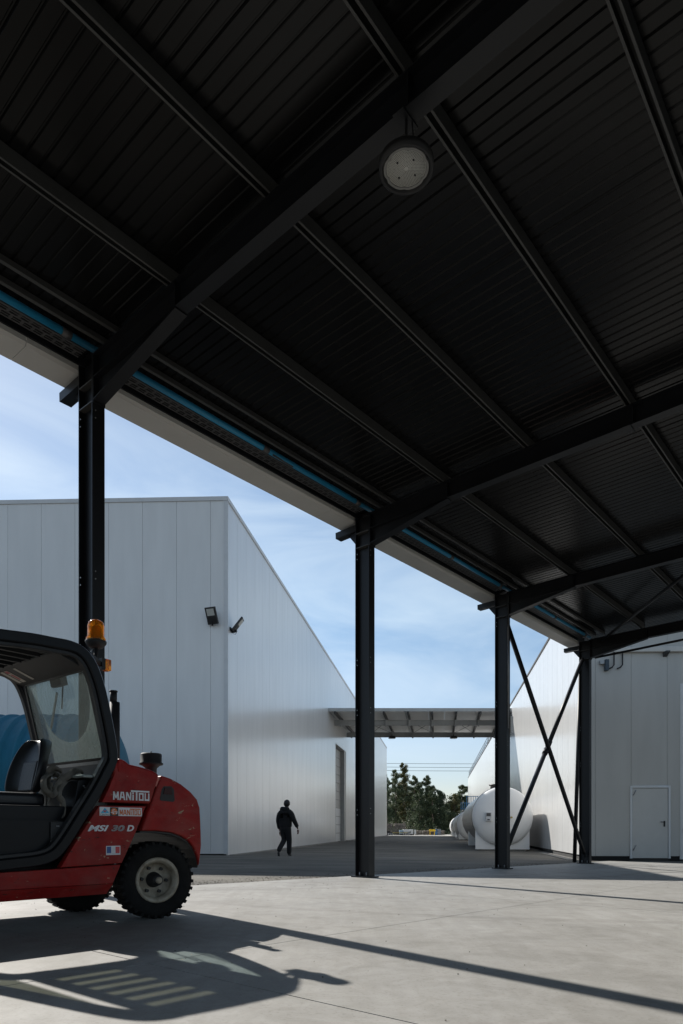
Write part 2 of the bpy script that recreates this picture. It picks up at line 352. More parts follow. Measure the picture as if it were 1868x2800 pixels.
# ------------------------------------------------------------------ ground
def build_ground():
    mb = MB(); xs = []; 
    def axis(a, b):
        out = []
        t = -1.0
        k = 46
        for i in range(-k, k + 1):
            f = i / k; out.append((abs(f) ** 2.6) * (1 if f >= 0 else -1) * b + a)
        return out
    xs = axis(0, 1400); ys = axis(14, 1800)
    nx, ny = len(xs), len(ys)
    mb.v = [V((x, y, ground(x, y) - 0.12)) for y in ys for x in xs]
    mb.f = [(j * nx + i, j * nx + i + 1, (j + 1) * nx + i + 1, (j + 1) * nx + i) for j in range(ny - 1) for i in range(nx - 1)]
    mb.smooth = [True] * len(mb.f)
    o = mb.build('ground', mat('dry_earth', (0.16, 0.14, 0.10), 0.95, var=0.4, vscale=0.2, bump=0.4)); tag(o, kind='structure')
    mb = MB(); n = 90; m2 = 120
    xs = [-45 + 95 * i / n for i in range(n + 1)]; ys = [-22 + 120 * j / m2 for j in range(m2 + 1)]
    mb.v = [V((x, y, ground(x, y) - 0.02)) for y in ys for x in xs]
    mb.f = [(j * (n + 1) + i, j * (n + 1) + i + 1, (j + 1) * (n + 1) + i + 1, (j + 1) * (n + 1) + i) for j in range(m2) for i in range(n)]
    mb.smooth = [True] * len(mb.f)
    o = mb.build('asphalt_yard', M['asphalt']); tag(o, kind='structure')
    # pale concrete apron at the far end of the alley
    mb = MB(); xs = [-30 + 70 * i / 20 for i in range(21)]; ys = [88.5, 95, 105, 116]
    mb.v = [V((x, y, ground(x, y) - 0.014)) for y in ys for x in xs]
    mb.f = [(j * 21 + i, j * 21 + i + 1, (j + 1) * 21 + i + 1, (j + 1) * 21 + i) for j in range(3) for i in range(20)]
    mb.smooth = [True] * len(mb.f)
    o = mb.build('concrete_apron', mat('pale_apron', (0.42, 0.41, 0.38), 0.9, var=0.15)); tag(o, kind='structure')
build_ground()

# concrete floor in saw-cut bays, its edge 2 cm over the asphalt
FL = 0.0
floor = empty('concrete_floor', gp(C2.x, C2.y), kind='structure')
GN = V((-GB, -GC, 1)).normalized()
qs = [-0.36, 3.77, 7.9, 12.0, 16.0]; ss = [-20.8 + 4.74 * i for i in range(7)]
ss = [x for x in ss] + [ss[-1] + 4.74]
for i in range(len(ss) - 1):
    for j in range(len(qs) - 1):
        s0, s1, q0, q1 = ss[i], ss[i + 1], qs[j], qs[j + 1]
        mb = MB(); g = 0.004
        cs = [cp(s0 + g, q0 + g), cp(s1 - g, q0 + g), cp(s1 - g, q1 - g), cp(s0 + g, q1 - g)]
        def pz(p): return GB * (p.x - C2.x) + GC * (p.y - C2.y)
        top = [V((p.x, p.y, pz(p))) for p in cs]; bot = [V((p.x, p.y, pz(p) - 0.2)) for p in cs]
        # keep inside the yard in front of the right hand building
        mb.add(bot + top, [(0, 3, 2, 1), (4, 5, 6, 7), (0, 1, 5, 4), (1, 2, 6, 5), (2, 3, 7, 6), (3, 0, 4, 7)])
        mb.build('floor_slab', M['concrete'], floor)
FL = 0.0
def fgp(x, y): return V((x, y, GB * (x - C2.x) + GC * (y - C2.y) + FL))

# ------------------------------------------------------------------ sandwich panel walls
def wall_panels(parent, P0, d, n_out, length, z0, z1, pitch, name='wall_panel', holes=(), material=None, first=0.0):
    """panels of one width in a row from P0 along d; holes = (a0,a1,h0,h1)"""
    cache = {}; material = material or M['white_panel']; k = 0; a = -first
    rotz = math.atan2(d.y, d.x)
    while a < length - 0.02:
        a0, a1 = max(a, 0.0), min(a + pitch, length); k += 1
        rects = [(a0, a1, z0, z1)]
        for (h0, h1, b0, b1) in holes:
            ns = []
            for (x0, x1, y0, y1) in rects:
                if x1 <= h0 + 0.01 or x0 >= h1 - 0.01 or y1 <= b0 or y0 >= b1: ns.append((x0, x1, y0, y1)); continue
                if b1 < y1: ns.append((x0, x1, b1, y1))
                if b0 > y0: ns.append((x0, x1, y0, b0))
                lo, hi = max(y0, b0), min(y1, b1)
                if x0 < h0: ns.append((x0, h0, lo, hi))
                if x1 > h1: ns.append((h1, x1, lo, hi))
            rects = ns
        for (xa, xb, x0, x1) in rects:
            if x1 - x0 < 0.05 or xb - xa < 0.02: continue
            wd = round(xb - xa, 3); key = (wd, round(x0, 3), round(x1, 3))
            if key not in cache:
                mb = MB(); g = 0.0025; fr = (V((0, 0, 0)), V((1, 0, 0)), V((0, 1, 0)), UP)
                sgn = -1 if d.cross(UP).dot(n_out) > 0 else 1
                # body, with two shallow shoulders at the tongue joint
                D = 0.045
                poly = [(g, 0), (g, D - 0.006), (g + 0.006, D), (wd - g - 0.006, D), (wd - g, D - 0.006), (wd - g, 0)]
                vs = [V((px, sgn * py, z)) for z in (x0, x1) for px, py in poly]; n = len(poly)
                fs = [tuple(range(n)), tuple(range(n, 2 * n))[::-1]] + [(i, (i + 1) % n, (i + 1) % n + n, i + n) for i in range(n)]
                mb.add(vs, fs)
                cache[key] = mb.mesh(name, mat=material)
            place(name, cache[key], P0 + d * xa, rotz, parent)
        a += pitch

PW = 1.107
# ---- left warehouse
CL = V((-3.71, 22.0, 0)); HL = 11.42; ZL = ground(CL.x, CL.y)
left = empty('warehouse', V((CL.x, CL.y, ZL)), 'tall white panelled warehouse left of the alley, both its visible walls in shade', 'warehouse')
LLEN = 68.4; TOPL = ZL + 11.48
z0L = -0.22
fw = 30.0
eL = -e
wall_panels(left, CL + en * 0.0, eL, en, fw, 0.03 + ZL, TOPL, PW, first=PW - 0.50)
dl0, dl1 = 23.3, 28.4; DH = 6.45
wall_panels(left, CL, v, nv, LLEN, ZL - 0.02, TOPL, PW, holes=((dl0, dl1, ZL - 1, ZL + DH),))
mb = MB()        # core behind the panels, with a recess for the big door
Zf = (V((0, 0, 0)), V((1, 0, 0)), V((0, 1, 0)), UP)
p = [CL + eL * 0.03 - en * 0.0, CL + eL * fw, CL + eL * fw + v * LLEN, CL + v * LLEN]
def poly_block(mb, pts, z0, z1):
    n = len(pts); vs = [V((q.x, q.y, z0)) for q in pts] + [V((q.x, q.y, z1)) for q in pts]
    return mb.add(vs, [tuple(range(n))[::-1], tuple(range(n, 2 * n))] + [(i, (i + 1) % n, (i + 1) % n + n, i + n) for i in range(n)])
i1 = CL + v * 0.004
poly_block(mb, [CL + (-en) * 0.01 - nv * 0.01, CL + eL * fw - en * 0.01, CL + eL * fw + v * LLEN, CL + v * LLEN - nv * 0.01, CL + v * dl1 - nv * 0.01, CL + v * dl1 - nv * 0.5, CL + v * dl0 - nv * 0.5, CL + v * dl0 - nv * 0.01], ZL - 0.4, TOPL - 0.03)
mb.build('wall_core', M['plinth'], left)
mb = MB(); fr = (CL, v, nv, UP); mb.fbox(fr, (dl0, dl1), (-0.3, 0.046), (ZL + DH, ZL + DH + 0.07)); mb.build('door_head', M['white_trim'], left)
for (O, d, n, ln) in ((CL, eL, en, fw), (CL, v, nv, LLEN)):
    mb = MB(); mb.fbox((O, d, n, UP), (-0.06, ln), (0.0, 0.075), (TOPL - 0.10, TOPL + 0.03)); mb.fbox((O, d, n, UP), (-0.04, ln), (-0.25, 0.0), (TOPL - 0.0, TOPL + 0.03)); mb.build('coping', M['white_trim'], left)
mb = MB(); mb.fbox((CL, V((1, 0, 0)), V((0, 1, 0)), UP), (-0.07, 0.062), (-0.062, 0.07), (ZL + 0.02, TOPL - 0.1)); mb.build('corner_trim', M['white_trim'], left)
mb = MB(); mb.fbox((CL + nv * 0.0, v, nv, UP), (0.2, dl0 - 0.1), (0.02, 0.22), (ZL - 0.35, ZL - 0.005)); mb.build('base_kerb', M['kerb'], left)
mb = MB(); mb.fbox((CL, v, nv, UP), (dl1 + 0.1, LLEN), (0.02, 0.22), (ZL - 0.35, ZL - 0.03)); mb.build('base_kerb', M['kerb'], left)
# sectional door with wicket
bd = MB().fbox((CL, v, nv, UP), (dl0, dl1), (-0.36, -0.30), (ZL - 0.2, ZL + DH)).build('sectional_door', M['void'], left)
nsec = 11; sh = (DH - 0.0) / nsec
secm = {}
for i in range(nsec):
    a0, a1 = dl0 + 0.06, dl1 - 0.75
    if i < 4: a0 += 1.0          # the wicket leaf takes this part
    mb = MB(); mb.fbox((CL, v, nv, UP), (a0, a1), (-0.30, -0.25), (ZL - 0.06 + i * sh + 0.012, ZL - 0.06 + (i + 1) * sh - 0.012))
    mb.build('door_section', M['door_white'] if i < 4 else M['door_grey'], bd)
wk = MB().fbox((CL, v, nv, UP), (dl0 + 0.10, dl0 + 1.02), (-0.30, -0.24), (ZL - 0.05, ZL + 4 * sh - 0.1)); wk.build('wicket_door', M['door_white'], bd)
MB().fbox((CL, v, nv, UP), (dl1 - 0.74, dl1), (-0.3, 0.02), (ZL - 0.1, ZL + DH - 0.002)).build('door_frame', M['door_grey'], left)
MB().fbox((CL, v, nv, UP), (dl0, dl0 + 0.05), (-0.3, 0.055), (ZL - 0.1, ZL + DH - 0.002)).build('door_frame', M['white_trim'], left)

# ---- right warehouse
CR = V((7.58, 21.45, 0)); ZR = ground(CR.x, CR.y); TOPR = CH + 7.73; RLEN = 83.0
right = empty('warehouse', V((CR.x, CR.y, ZR)), 'lower white warehouse right of the alley, sunlit long side, steel door in its shaded front', 'warehouse')
wall_panels(right, CR, e, en, 16.0, ZR + 0.12, TOPR, PW, material=M['shaded_panel'], first=PW - 0.37, holes=((1.45, 2.68, -9, ZR + 2.32), (3.0, 7.2, -9, ZR + 5.5)))
wall_panels(right, CR, v, -nv, RLEN, -0.05, TOPR, PW)
mb = MB(); poly_block(mb, [CR + nv * 0.01 - en * 0.01, CR + v * RLEN + nv * 0.01, CR + v * RLEN + nv * 16, CR + e * 16 - en * 0.01 + nv * 0.1, CR + e * 7.2 - en * 0.01, CR + e * 7.2 - en * 0.45, CR + e * 3.12 - en * 0.45, CR + e * 3.12 - en * 0.01], -0.6, TOPR - 0.03)
mb.build('wall_core', M['plinth'], right)
for (O, d, n, ln) in ((CR, e, en, 16.0), (CR, v, -nv, RLEN)):
    mb = MB(); mb.fbox((O, d, n, UP), (-0.05, ln), (0.0, 0.07), (TOPR - 0.08, TOPR + 0.03)); mb.build('coping', M['plinth'] if n.dot(nv) < -0.5 else M['white_trim'], right)
MB().fbox((CR, V((1, 0, 0)), V((0, 1, 0)), UP), (-0.06, 0.05), (-0.06, 0.05), (ZR + 0.05, TOPR - 0.08)).build('corner_trim', M['white_trim'], right)
MB().fbox((CR, v, -nv, UP), (0.1, RLEN), (0.05, 0.45), (ZR - 0.4, ZR + 0.0)).build('base_kerb', M['kerb'], right)
# steel pedestrian door
O = CR
frd = (O, e, en, UP); z0 = ZR + 0.045
dr = MB().fbox(frd, (1.515, 2.605), (0.02, 0.055), (z0 + 0.01, ZR + 2.24)).build('pedestrian_door', M['door_grey2'], right, bevel=0.006)
fm = MB(); fm.fbox(frd, (1.44, 1.505), (0.0, 0.075), (z0, ZR + 2.32)); fm.fbox(frd, (2.615, 2.68), (0.0, 0.075), (z0, ZR + 2.32)); fm.fbox(frd, (1.505, 2.615), (0.0, 0.075), (ZR + 2.25, ZR + 2.32)); fm.build('frame', M['door_white'], dr, bevel=0.004)
for hz in (0.30, 2.02): MB().tube([O + e * 1.535 + en * 0.07 + UP * (ZR + hz), O + e * 1.62 + en * 0.07 + UP * (ZR + hz + 0.16)], 0.014, 8).build('hinge', M['galv'], dr)
hb = MB(); hb.fbox(frd, (2.47, 2.515), (0.055, 0.07), (ZR + 1.04, ZR + 1.22)); hb.tube([O + e * 2.495 + en * 0.07 + UP * (ZR + 1.18), O + e * 2.495 + en * 0.12 + UP * (ZR + 1.18), O + e * 2.355 + en * 0.12 + UP * (ZR + 1.185)], 0.011, 8); hb.build('handle', M['black'], dr)
# grey roller door at the right edge
rd = MB().fbox(frd, (3.12, 7.15), (-0.12, -0.08), (ZR, ZR + 5.4)).build('roller_door', M['void'], right)
for i in range(27): MB().fbox(frd, (3.12, 7.15), (-0.02, 0.01), (ZR + 0.0 + i * 0.2 + 0.004, ZR + 0.0 + (i + 1) * 0.2 - 0.004)).build('slat', M['door_grey2'], rd)
fm = MB(); fm.fbox(frd, (2.98, 3.11), (-0.2, 0.06), (ZR + 0.02, ZR + 5.5)); fm.fbox(frd, (3.11, 7.2), (-0.2, 0.06), (ZR + 5.4, ZR + 5.5)); fm.build('frame', M['door_white'], rd)
MB().fbox(frd, (3.08, 3.13), (0.06, 0.09), (ZR + 0.85, ZR + 1.0)).build('handle', M['black'], rd)
# plinth in the dark gap, gutter and bracket on the front wall
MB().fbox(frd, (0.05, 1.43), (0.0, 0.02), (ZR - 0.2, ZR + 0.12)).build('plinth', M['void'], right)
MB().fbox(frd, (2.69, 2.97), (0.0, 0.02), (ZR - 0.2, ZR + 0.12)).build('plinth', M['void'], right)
MB().fbox(frd, (0.9, 9.0), (0.048, 0.16), (CH + 5.50, CH + 5.66)).build('gutter', M['soffit'], right, bevel=0.02)
for a in (2.45, 4.4): MB().prism((O, en, e, UP), [(0.05, CH + 5.36), (0.30, CH + 5.46), (0.30, CH + 5.50), (0.05, CH + 5.50)], a, a + 0.12).build('gutter_bracket', M['link_dark'], right)
# roof rail over the far part
rz = TOPR + 0.03
for k in range(0, 22):
    a = 41 + k * 1.9; MB().fbox((CR, v, -nv, UP), (a, a + 0.04), (-0.05, -0.01), (rz, rz + 0.75)).build('rail_post', M['galv'], right)
for h in (0.38, 0.75): MB().fbox((CR, v, -nv, UP), (41, 82.5), (-0.05, -0.015), (rz + h - 0.02, rz + h + 0.02)).build('guard_rail', M['galv'], right)
MB().fbox((CR, v, -nv, UP), (40.6, 43.5), (-0.7, -0.1), (rz, rz + 0.9)).build('roof_unit', mat('pale_blue_unit', (0.30, 0.38, 0.45), 0.5), right)

# ------------------------------------------------------------------ link canopy over the alley
def alley(a, z): return V((0, 0, 0)) + v * a + nv * z     # not used for height
def lp(zd, t):
    """point at depth zd between left wall (t=0) and right wall (t=1)"""
    a = CL + v * ((zd - CL.y) / v.y) + nv * 0.05; b = CR + v * ((zd - CR.y) / v.y) - nv * 0.05
    return a.lerp(b, t)
link = empty('link_canopy', lp(46, 0.5) + UP * (CH + 6.6), 'light grey flat canopy bridging the alley high up between both warehouses', 'canopy')
hz_ = CH + 7.28
for k in range(11):
    t0, t1 = k / 11, (k + 1) / 11
    a, b, c, d = lp(42.0, t0), lp(42.0, t1), lp(51.6, t1), lp(51.6, t0); a = a.lerp(b, 0.006); d = d.lerp(c, 0.006)
    poly_block(MB(), [a, b, c, d], hz_, hz_ + 0.035).build('roof_sheet', M['sheet_white'], link)
for zd in (41.97, 51.65):
    a, b = lp(zd, 0), lp(zd, 1); mb = MB(); mb.bar(a + UP * (hz_ + 0.03), b + UP * (hz_ + 0.03), 0.03, 0.20); mb.build('fascia', M['link_grey'], link)
for zd in (44.6, 50.4):
    a, b = lp(zd, 0), lp(zd, 1); mb = MB(); H0 = hz_ - 0.20 - 0.34
    mb.bar(a + UP * (H0 + 0.17), b + UP * (H0 + 0.17), 0.02, 0.34); mb.bar(a + UP * (H0 + 0.01), b + UP * (H0 + 0.01), 0.16, 0.02); mb.bar(a + UP * (H0 + 0.33), b + UP * (H0 + 0.33), 0.16, 0.02)
    mb.build('cross_beam', M['link_grey'], link)
for k in range(8):
    t = 0.035 + k * 0.133
    a, b = lp(42.1, t) + UP * (hz_ - 0.10), lp(51.5, t) + UP * (hz_ - 0.10); mb = MB(); mb.bar(a, b, 0.11, 0.18); mb.build('rafter', M['link_dark'], link)
    for zd in (44.45, 50.25): MB().bar(lp(zd, t) + UP * (hz_ - 0.62), lp(zd, t) + UP * (hz_ - 0.15), 0.10, 0.09, up=V((0, 1, 0))).build('hanger', M['link_grey'], link)
for k in (1, 3, 5):
    for (x0, x1) in ((0, 1), (1, 0)):
        t0 = 0.035 + (k + x0) * 0.133; t1 = 0.035 + (k + x1) * 0.133
        MB().tube([lp(44.7, t0) + UP * (hz_ - 0.25), lp(50.3, t1) + UP * (hz_ - 0.25)], 0.014, 6).build('tie_rod', M['link_dark'], link)
for i, (zd, t, where) in enumerate(((50.0, 0.30, 'under the left half of the link canopy'), (50.0, 0.70, 'under the right half of the link canopy'))):
    b = lp(zd, t) + UP * (hz_ - 0.50)
    lt = empty('floodlight', b, 'small dark lamp hanging ' + where, 'lamp', 'lamps under the link canopy')
    MB().prism((b, V((1, 0, 0)), V((0, 1, 0)), UP), [(-0.26, -0.16), (0.26, -0.16), (0.17, 0.0), (-0.17, 0.0)], -0.2, 0.2).build('housing', M['black'], lt)
    MB().box(b + UP * -0.175, (0.4, 0.3, 0.025)).build('lens', M['white_trim'], lt)
    MB().box(b + UP * 0.06, (0.05, 0.05, 0.12)).build('bracket', M['black'], lt)

# ------------------------------------------------------------------ steel canopy overhead
canopy = empty('steel_canopy', C2 + UP * FL, 'black steel portal canopy overhead with ribbed deck, purlins and a row of columns', 'canopy')
def isec(b, d, tf, tw, z0):
    """I section as (side, up) from z0 upwards"""
    return [(-b/2, z0), (b/2, z0), (b/2, z0+tf), (tw/2, z0+tf), (tw/2, z0+d-tf), (b/2, z0+d-tf), (b/2, z0+d), (-b/2, z0+d), (-b/2, z0+d-tf), (-tw/2, z0+d-tf), (-tw/2, z0+tf), (-b/2, z0+tf)]
QEND = 13.6
COLD, COLB = 0.28, 0.145
sidx = [-4, -3, -2, -1, 0, 1, 2]
for k in sidx:
    s = k * BAY
    base = cp(s, 0); base.z = fgp(base.x, base.y).z
    # column: I section, web along w
    def colmesh(q0):
        mb = MB(); a = cp(s, q0); zb = fgp(a.x, a.y).z
        sec = [(x, y) for x, y in isec(COLB, COLD, 0.011, 0.008, -COLD / 2)]
        vs = [a + u * x + w * y + UP * (z - a.z) for z in (zb, RT(q0) - 0.005 - (0.0 if q0 == 0 else 0.25)) for x, y in sec]; n = len(sec)
        mb.add(vs, [tuple(range(n)), tuple(range(n, 2 * n))[::-1]] + [(i, (i + 1) % n, (i + 1) % n + n, i + n) for i in range(n)])
        return mb, a, zb
    for q0 in (0, QEND - 0.3):
        mb, a, zb = colmesh(q0)
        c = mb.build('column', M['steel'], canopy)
        fr = (V((a.x, a.y, 0)), u, w, UP)
        MB().fbox(fr, (-0.12, 0.12), (-0.19, 0.19), (zb + 0.001, zb + 0.022)).build('base_plate', M['steel'], c)
        if q0: continue
        for (x, y) in ((-0.045, -0.07), (-0.045, 0.07), (0.045, -0.07), (0.045, 0.07)):
            MB().tube([a + u * x + w * y + UP * (zb + 0.02), a + u * x + w * y + UP * (zb + 0.085)], 0.012, 8).build('anchor_bolt', M['galv'], c)
        for zz in (RT(0) - 0.27, RT(0) - 0.50):
            MB().fbox(fr, (-0.072, 0.072), (-0.128, 0.128), (zz, zz + 0.012)).build('stiffener', M['steel_edge'], c)
        hb = MB()
        for zz in (RT(0) - 0.60, RT(0) - 0.68, RT(0) - 2.3, RT(0) - 2.38, zb + 2.6, zb + 2.68, zb + 1.0, zb + 1.08):
            for yy in (-0.165 + 0.03,):
                hb.tube([a - u * 0.074 + w * (-0.1) + UP * zz, a - u * 0.067 + w * (-0.1) + UP * zz], 0.008, 8)
                hb.tube([a + u * 0.035 + w * (-0.150) + UP * zz, a + u * 0.035 + w * (-0.139) + UP * zz], 0.008, 8)
                hb.tube([a - u * 0.035 + w * (0.139) + UP * (zz + 0.02), a - u * 0.035 + w * (0.146) + UP * (zz + 0.02)], 0.007, 8)
        hb.build('bolt', M['galv'], c)
        # outer stub that carries the gutter
        st = MB(); st.beam(cp(s, -0.14, RT(0) - 0.16), cp(s, -0.56, RT(0) - 0.175), [(-0.07, -0.05), (0.07, -0.05), (0.07, 0.05), (-0.07, 0.05)]); st.build('gutter_arm', M['steel'], canopy)
        MB().prism((V((a.x, a.y, 0)), w, u, UP), [(-0.14, RT(0) - 0.45), (-0.33, RT(0) - 0.225), (-0.14, RT(0) - 0.225)], -0.006, 0.006).build('gusset', M['steel'], canopy)
    # rafter + haunch
    mb = MB(); p0 = cp(s, 0.145, RT(0.145) - 0.25); p1 = cp(s, QEND, RT(QEND) - 0.25)
    mb.beam(p0, p1, isec(0.135, 0.25, 0.011, 0.007, 0)); rf = mb.build('rafter', M['steel'], canopy)
    q0, q1 = 0.142, 1.57
    hz0, hz1 = RT(q0) - 0.25 - 0.235, RT(q1) - 0.25
    mb = MB(); fr = (V((C2 + u * s).to_tuple()), w, u, UP)
    mb.prism(fr, [(q0, hz0), (q1, hz1 - 0.001), (q0, RT(q0) - 0.252)], -0.004, 0.004)
    mb.beam(cp(s, q0, hz0), cp(s, q1, hz1 - 0.010), [(-0.067, -0.006), (0.067, -0.006), (0.067, 0.006), (-0.067, 0.006)])
    mb.build('haunch', M['steel'], rf)
    mb = MB(); mb.fbox((C2 + u * s, w, u, UP), (0.141, 0.157), (-0.07, 0.07), (hz0 - 0.03, RT(0) - 0.003)); mb.build('end_plate', M['steel'], rf)
    for qq in (1.56, 4.15):
        MB().fbox((C2 + u * s, w, u, UP), (qq - 0.006, qq + 0.006), (-0.066, 0.066), (RT(qq) - 0.239, RT(qq) - 0.012)).build('stiffener', M['steel'], rf)
    MB().fbox((C2 + u * s, w, u, UP), (4.04, 4.13), (-0.09, 0.09), (RT(4.1) - 0.262, RT(4.1) - 0.2495)).build('splice_plate', M['steel'], rf)
# paint chips on the lower flange edges
# purlins: open-bottomed channels, one length per bay
PQ = [ 1.48, 2.79, 4.10, 5.33, 6.6, 7.9, 9.2, 10.5, 11.8, 13.1]
pw_, ph_ = 0.075, 0.125; t_ = 0.004; lip = 0.018
psec = [(-pw_/2, 0), (-pw_/2 + lip, 0), (-pw_/2 + lip, t_), (-pw_/2 + t_, t_), (-pw_/2 + t_, ph_ - t_), (pw_/2 - t_, ph_ - t_), (pw_/2 - t_, t_), (pw_/2 - lip, t_), (pw_/2 - lip, 0), (pw_/2, 0), (pw_/2, ph_), (-pw_/2, ph_)]
pmesh = {}
for q in PQ:
    for k in [-4, -3, -2, -1, 0, 1]:
        a, b = cp(k * BAY + 0.003, q, RT(q) + 0.001), cp((k + 1) * BAY - 0.003, q, RT(q) + 0.001)
        o = MB().beam(a, b, psec).build('purlin', M['steel_edge'], canopy)
DZ = 0.001 + ph_ + 0.004
# second, smaller line by the eave
for q in (0.265, 0.50):
    for k in [-4, -3, -2, -1, 0, 1]:
        MB().beam(cp(k * BAY + 0.003, q, RT(q) + 0.07), cp((k + 1) * BAY - 0.003, q, RT(q) + 0.07), [(-0.02, 0), (0.02, 0), (0.02, 0.055), (-0.02, 0.055)]).build('eave_rail', M['steel_edge'], canopy)
# deck: 0.948 m sheets with five grooves each
npan = 5; NG = 8; pitch_ = BAY / npan / NG
prof = []
for i in range(NG):
    x0 = i * pitch_
    g = 0.030; dp = 0.013
    prof += [(x0 + 0.002 if i == 0 else x0, 0), (x0 + pitch_ - g, 0), (x0 + pitch_ - g + 0.010, dp), (x0 + pitch_ - 0.010, dp)]
prof += [(NG * pitch_ - 0.0015, 0), (NG * pitch_ - 0.0015, 0.06), (0.002, 0.06)]
Q0, Q1 = -0.30, QEND + 0.2
dm = MB(); n = len(prof)
L_ = (Q1 - Q0) * math.sqrt(1 + PITCH ** 2)
# local frame: x along u, y along -slope(w), z up
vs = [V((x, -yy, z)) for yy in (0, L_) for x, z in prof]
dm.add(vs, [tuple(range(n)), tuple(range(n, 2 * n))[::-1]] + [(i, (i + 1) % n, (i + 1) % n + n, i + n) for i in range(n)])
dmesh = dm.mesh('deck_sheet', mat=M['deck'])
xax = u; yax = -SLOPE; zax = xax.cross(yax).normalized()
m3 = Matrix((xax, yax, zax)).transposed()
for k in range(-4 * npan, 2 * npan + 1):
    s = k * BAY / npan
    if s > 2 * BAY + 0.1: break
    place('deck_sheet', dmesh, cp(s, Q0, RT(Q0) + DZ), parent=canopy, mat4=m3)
# gutter soffit, fascia, cable tray, water pipe
E0, E1 = -4 * BAY - 0.4, 2 * BAY + 0.35
marks = [E0] + [k * BAY - 0.62 for k in (-3, -2, -1, 0, 1, 2)] + [E1]
for a, b in zip(marks[:-1], marks[1:]):
    mb = MB(); zt = RT(0) - 0.065
    sec = [(0.20, 0.0), (0.52, 0.0), (0.55, 0.03), (0.55, 0.34), (0.53, 0.34), (0.53, 0.03), (0.21, 0.02), (0.20, 0.25), (0.18, 0.25), (0.17, 0.03)]
    mb.beam(cp(a + 0.003, 0, zt), cp(b - 0.003, 0, zt), [(-x, y) for x, y in sec]); mb.build('eave_gutter', M['soffit'], canopy)
mb = MB(); mb.bar(cp(E0, -0.165, RT(0) + 0.10), cp(E1, -0.165, RT(0) + 0.10), 0.03, 0.16); mb.build('eave_angle', M['steel'], canopy)
tr = None
for k in range(-4, 2):
    a, b = k * BAY + 0.09, (k + 1) * BAY - 0.09
    mb = MB(); za = RT(0) + 0.065
    A, B = cp(a, -0.035, za), cp(b, -0.035, za)
    # ladder of slots: two side rails, centre strip and rungs
    mb.bar(A + w * -0.075, B + w * -0.075, 0.022, 0.004); mb.bar(A + w * 0.075, B + w * 0.075, 0.022, 0.004); mb.bar(A, B, 0.02, 0.004)
    mb.bar(A + w * -0.04, B + w * -0.04, 0.012, 0.004); mb.bar(A + w * 0.04, B + w * 0.04, 0.012, 0.004)
    mb.bar(A + w * -0.088 + UP * 0.025, B + w * -0.088 + UP * 0.025, 0.003, 0.05); mb.bar(A + w * 0.088 + UP * 0.025, B + w * 0.088 + UP * 0.025, 0.003, 0.05)
    nr = int((b - a) / 0.055)
    for i in range(nr):
        x = a + 0.02 + i * 0.055; off = -0.038 if i % 2 else 0.038
        P = cp(x, -0.035 + off, za); mb.fbox((P, u, w, UP), (0, 0.028), (-0.036, 0.036), (-0.0015, 0.0015))
    mb.build('cable_tray', M['tray'], canopy, weld=False)
    MB().bar(cp(a, -0.035, za + 0.035), cp(b, -0.035, za + 0.035), 0.12, 0.02).build('cable_bundle', M['black'], canopy)
    pq = 0.125; pz = RT(0) + 0.066
    pb = MB().tube([cp(k * BAY, pq, pz + 0.0), cp((k + 1) * BAY, pq, pz)], 0.036, 16).build('water_pipe', M['blue_pipe'], canopy)
    for x in (a + 4.25, a + 2.3): MB().tube([cp(x, pq, pz), cp(x + 0.10, pq, pz)], 0.042, 14).build('coupling', M['tray'], pb)
# hand lever on a valve in the second bay
MB().tube([cp(-2.2, 0.16, RT(0) + 0.02), cp(-2.05, 0.24, RT(0) - 0.05), cp(-1.9, 0.24, RT(0) - 0.05)], 0.012, 8).build('pipe_valve', M['tray'], canopy)
# bracing: crossed tubes between the last two columns
def xb(p0, p1, r, name='wall_brace'):
    o = MB().tube([p0, p1], r, 14).build(name, M['steel'], canopy)
    d = (p1 - p0).normalized()
    for a, sg in ((p0, 1), (p1, -1)):
        sd = d.cross(w).normalized()
        MB().fbox((a, d * sg, sd, w), (-0.12, 0.10), (-0.05, 0.05), (-0.006, 0.006)).build('brace_plate', M['steel'], o)
    return o
c3, c4 = BAY, 2 * BAY
z3, z4 = fgp(*(cp(c3, 0).to_2d())).z, fgp(*(cp(c4, 0).to_2d())).z
A, B = cp(c3 + 0.17, 0.03, RT(0) - 0.62), cp(c4 - 0.17, 0.03, z4 + 0.28)
xb(A, B, 0.052)
A2, B2 = cp(c4 - 0.15, -0.03, RT(0) - 0.55), cp(c3 + 0.15, -0.03, z3 + 0.30)
mid = A2.lerp(B2, 0.5)
xb(A2, A2.lerp(B2, 0.475), 0.052); xb(A2.lerp(B2, 0.525), B2, 0.052)
for sg in (-1, 1):
    dd = (B2 - A2).normalized(); MB().tube([mid + dd * (0.05 * sg), mid + dd * (0.22 * sg)], 0.066, 14).build('brace_sleeve', M['steel'], canopy)
# leaning prop beyond the last column
gx = ray(1571, 2357)[0]; 
pb0 = V((gx * 19.4, 19.4, 0)); pb0.z = ground(pb0.x, pb0.y)
pt = V((ray(1588, 1830)[0] * 19.0, 19.0, CH + ray(1588, 1830)[1] * 19.0))
xb(pb0, pt, 0.055, 'leaning_prop')
# roof bracing under the purlins in the last bay
for (a, b) in ((cp(c4 - 0.1, 0.45, RT(0.45) - 0.12), cp(c3 + 0.1, 4.2, RT(4.2) - 0.12)), (cp(c3 + 0.1, 0.45, RT(0.45) - 0.10), cp(c4 - 0.1, 4.2, RT(4.2) - 0.10))):
    if a.x > b.x or True: 
        MB().tube([a, b], 0.035, 12).build('roof_brace', M['steel'], canopy); 
    break
MB().tube([cp(c4 + 0.15, 0.2, RT(0) - 0.45), cp(c4 + 0.6, 4.2, RT(4.2) - 0.28)], 0.03, 12).build('roof_brace', M['steel'], canopy)
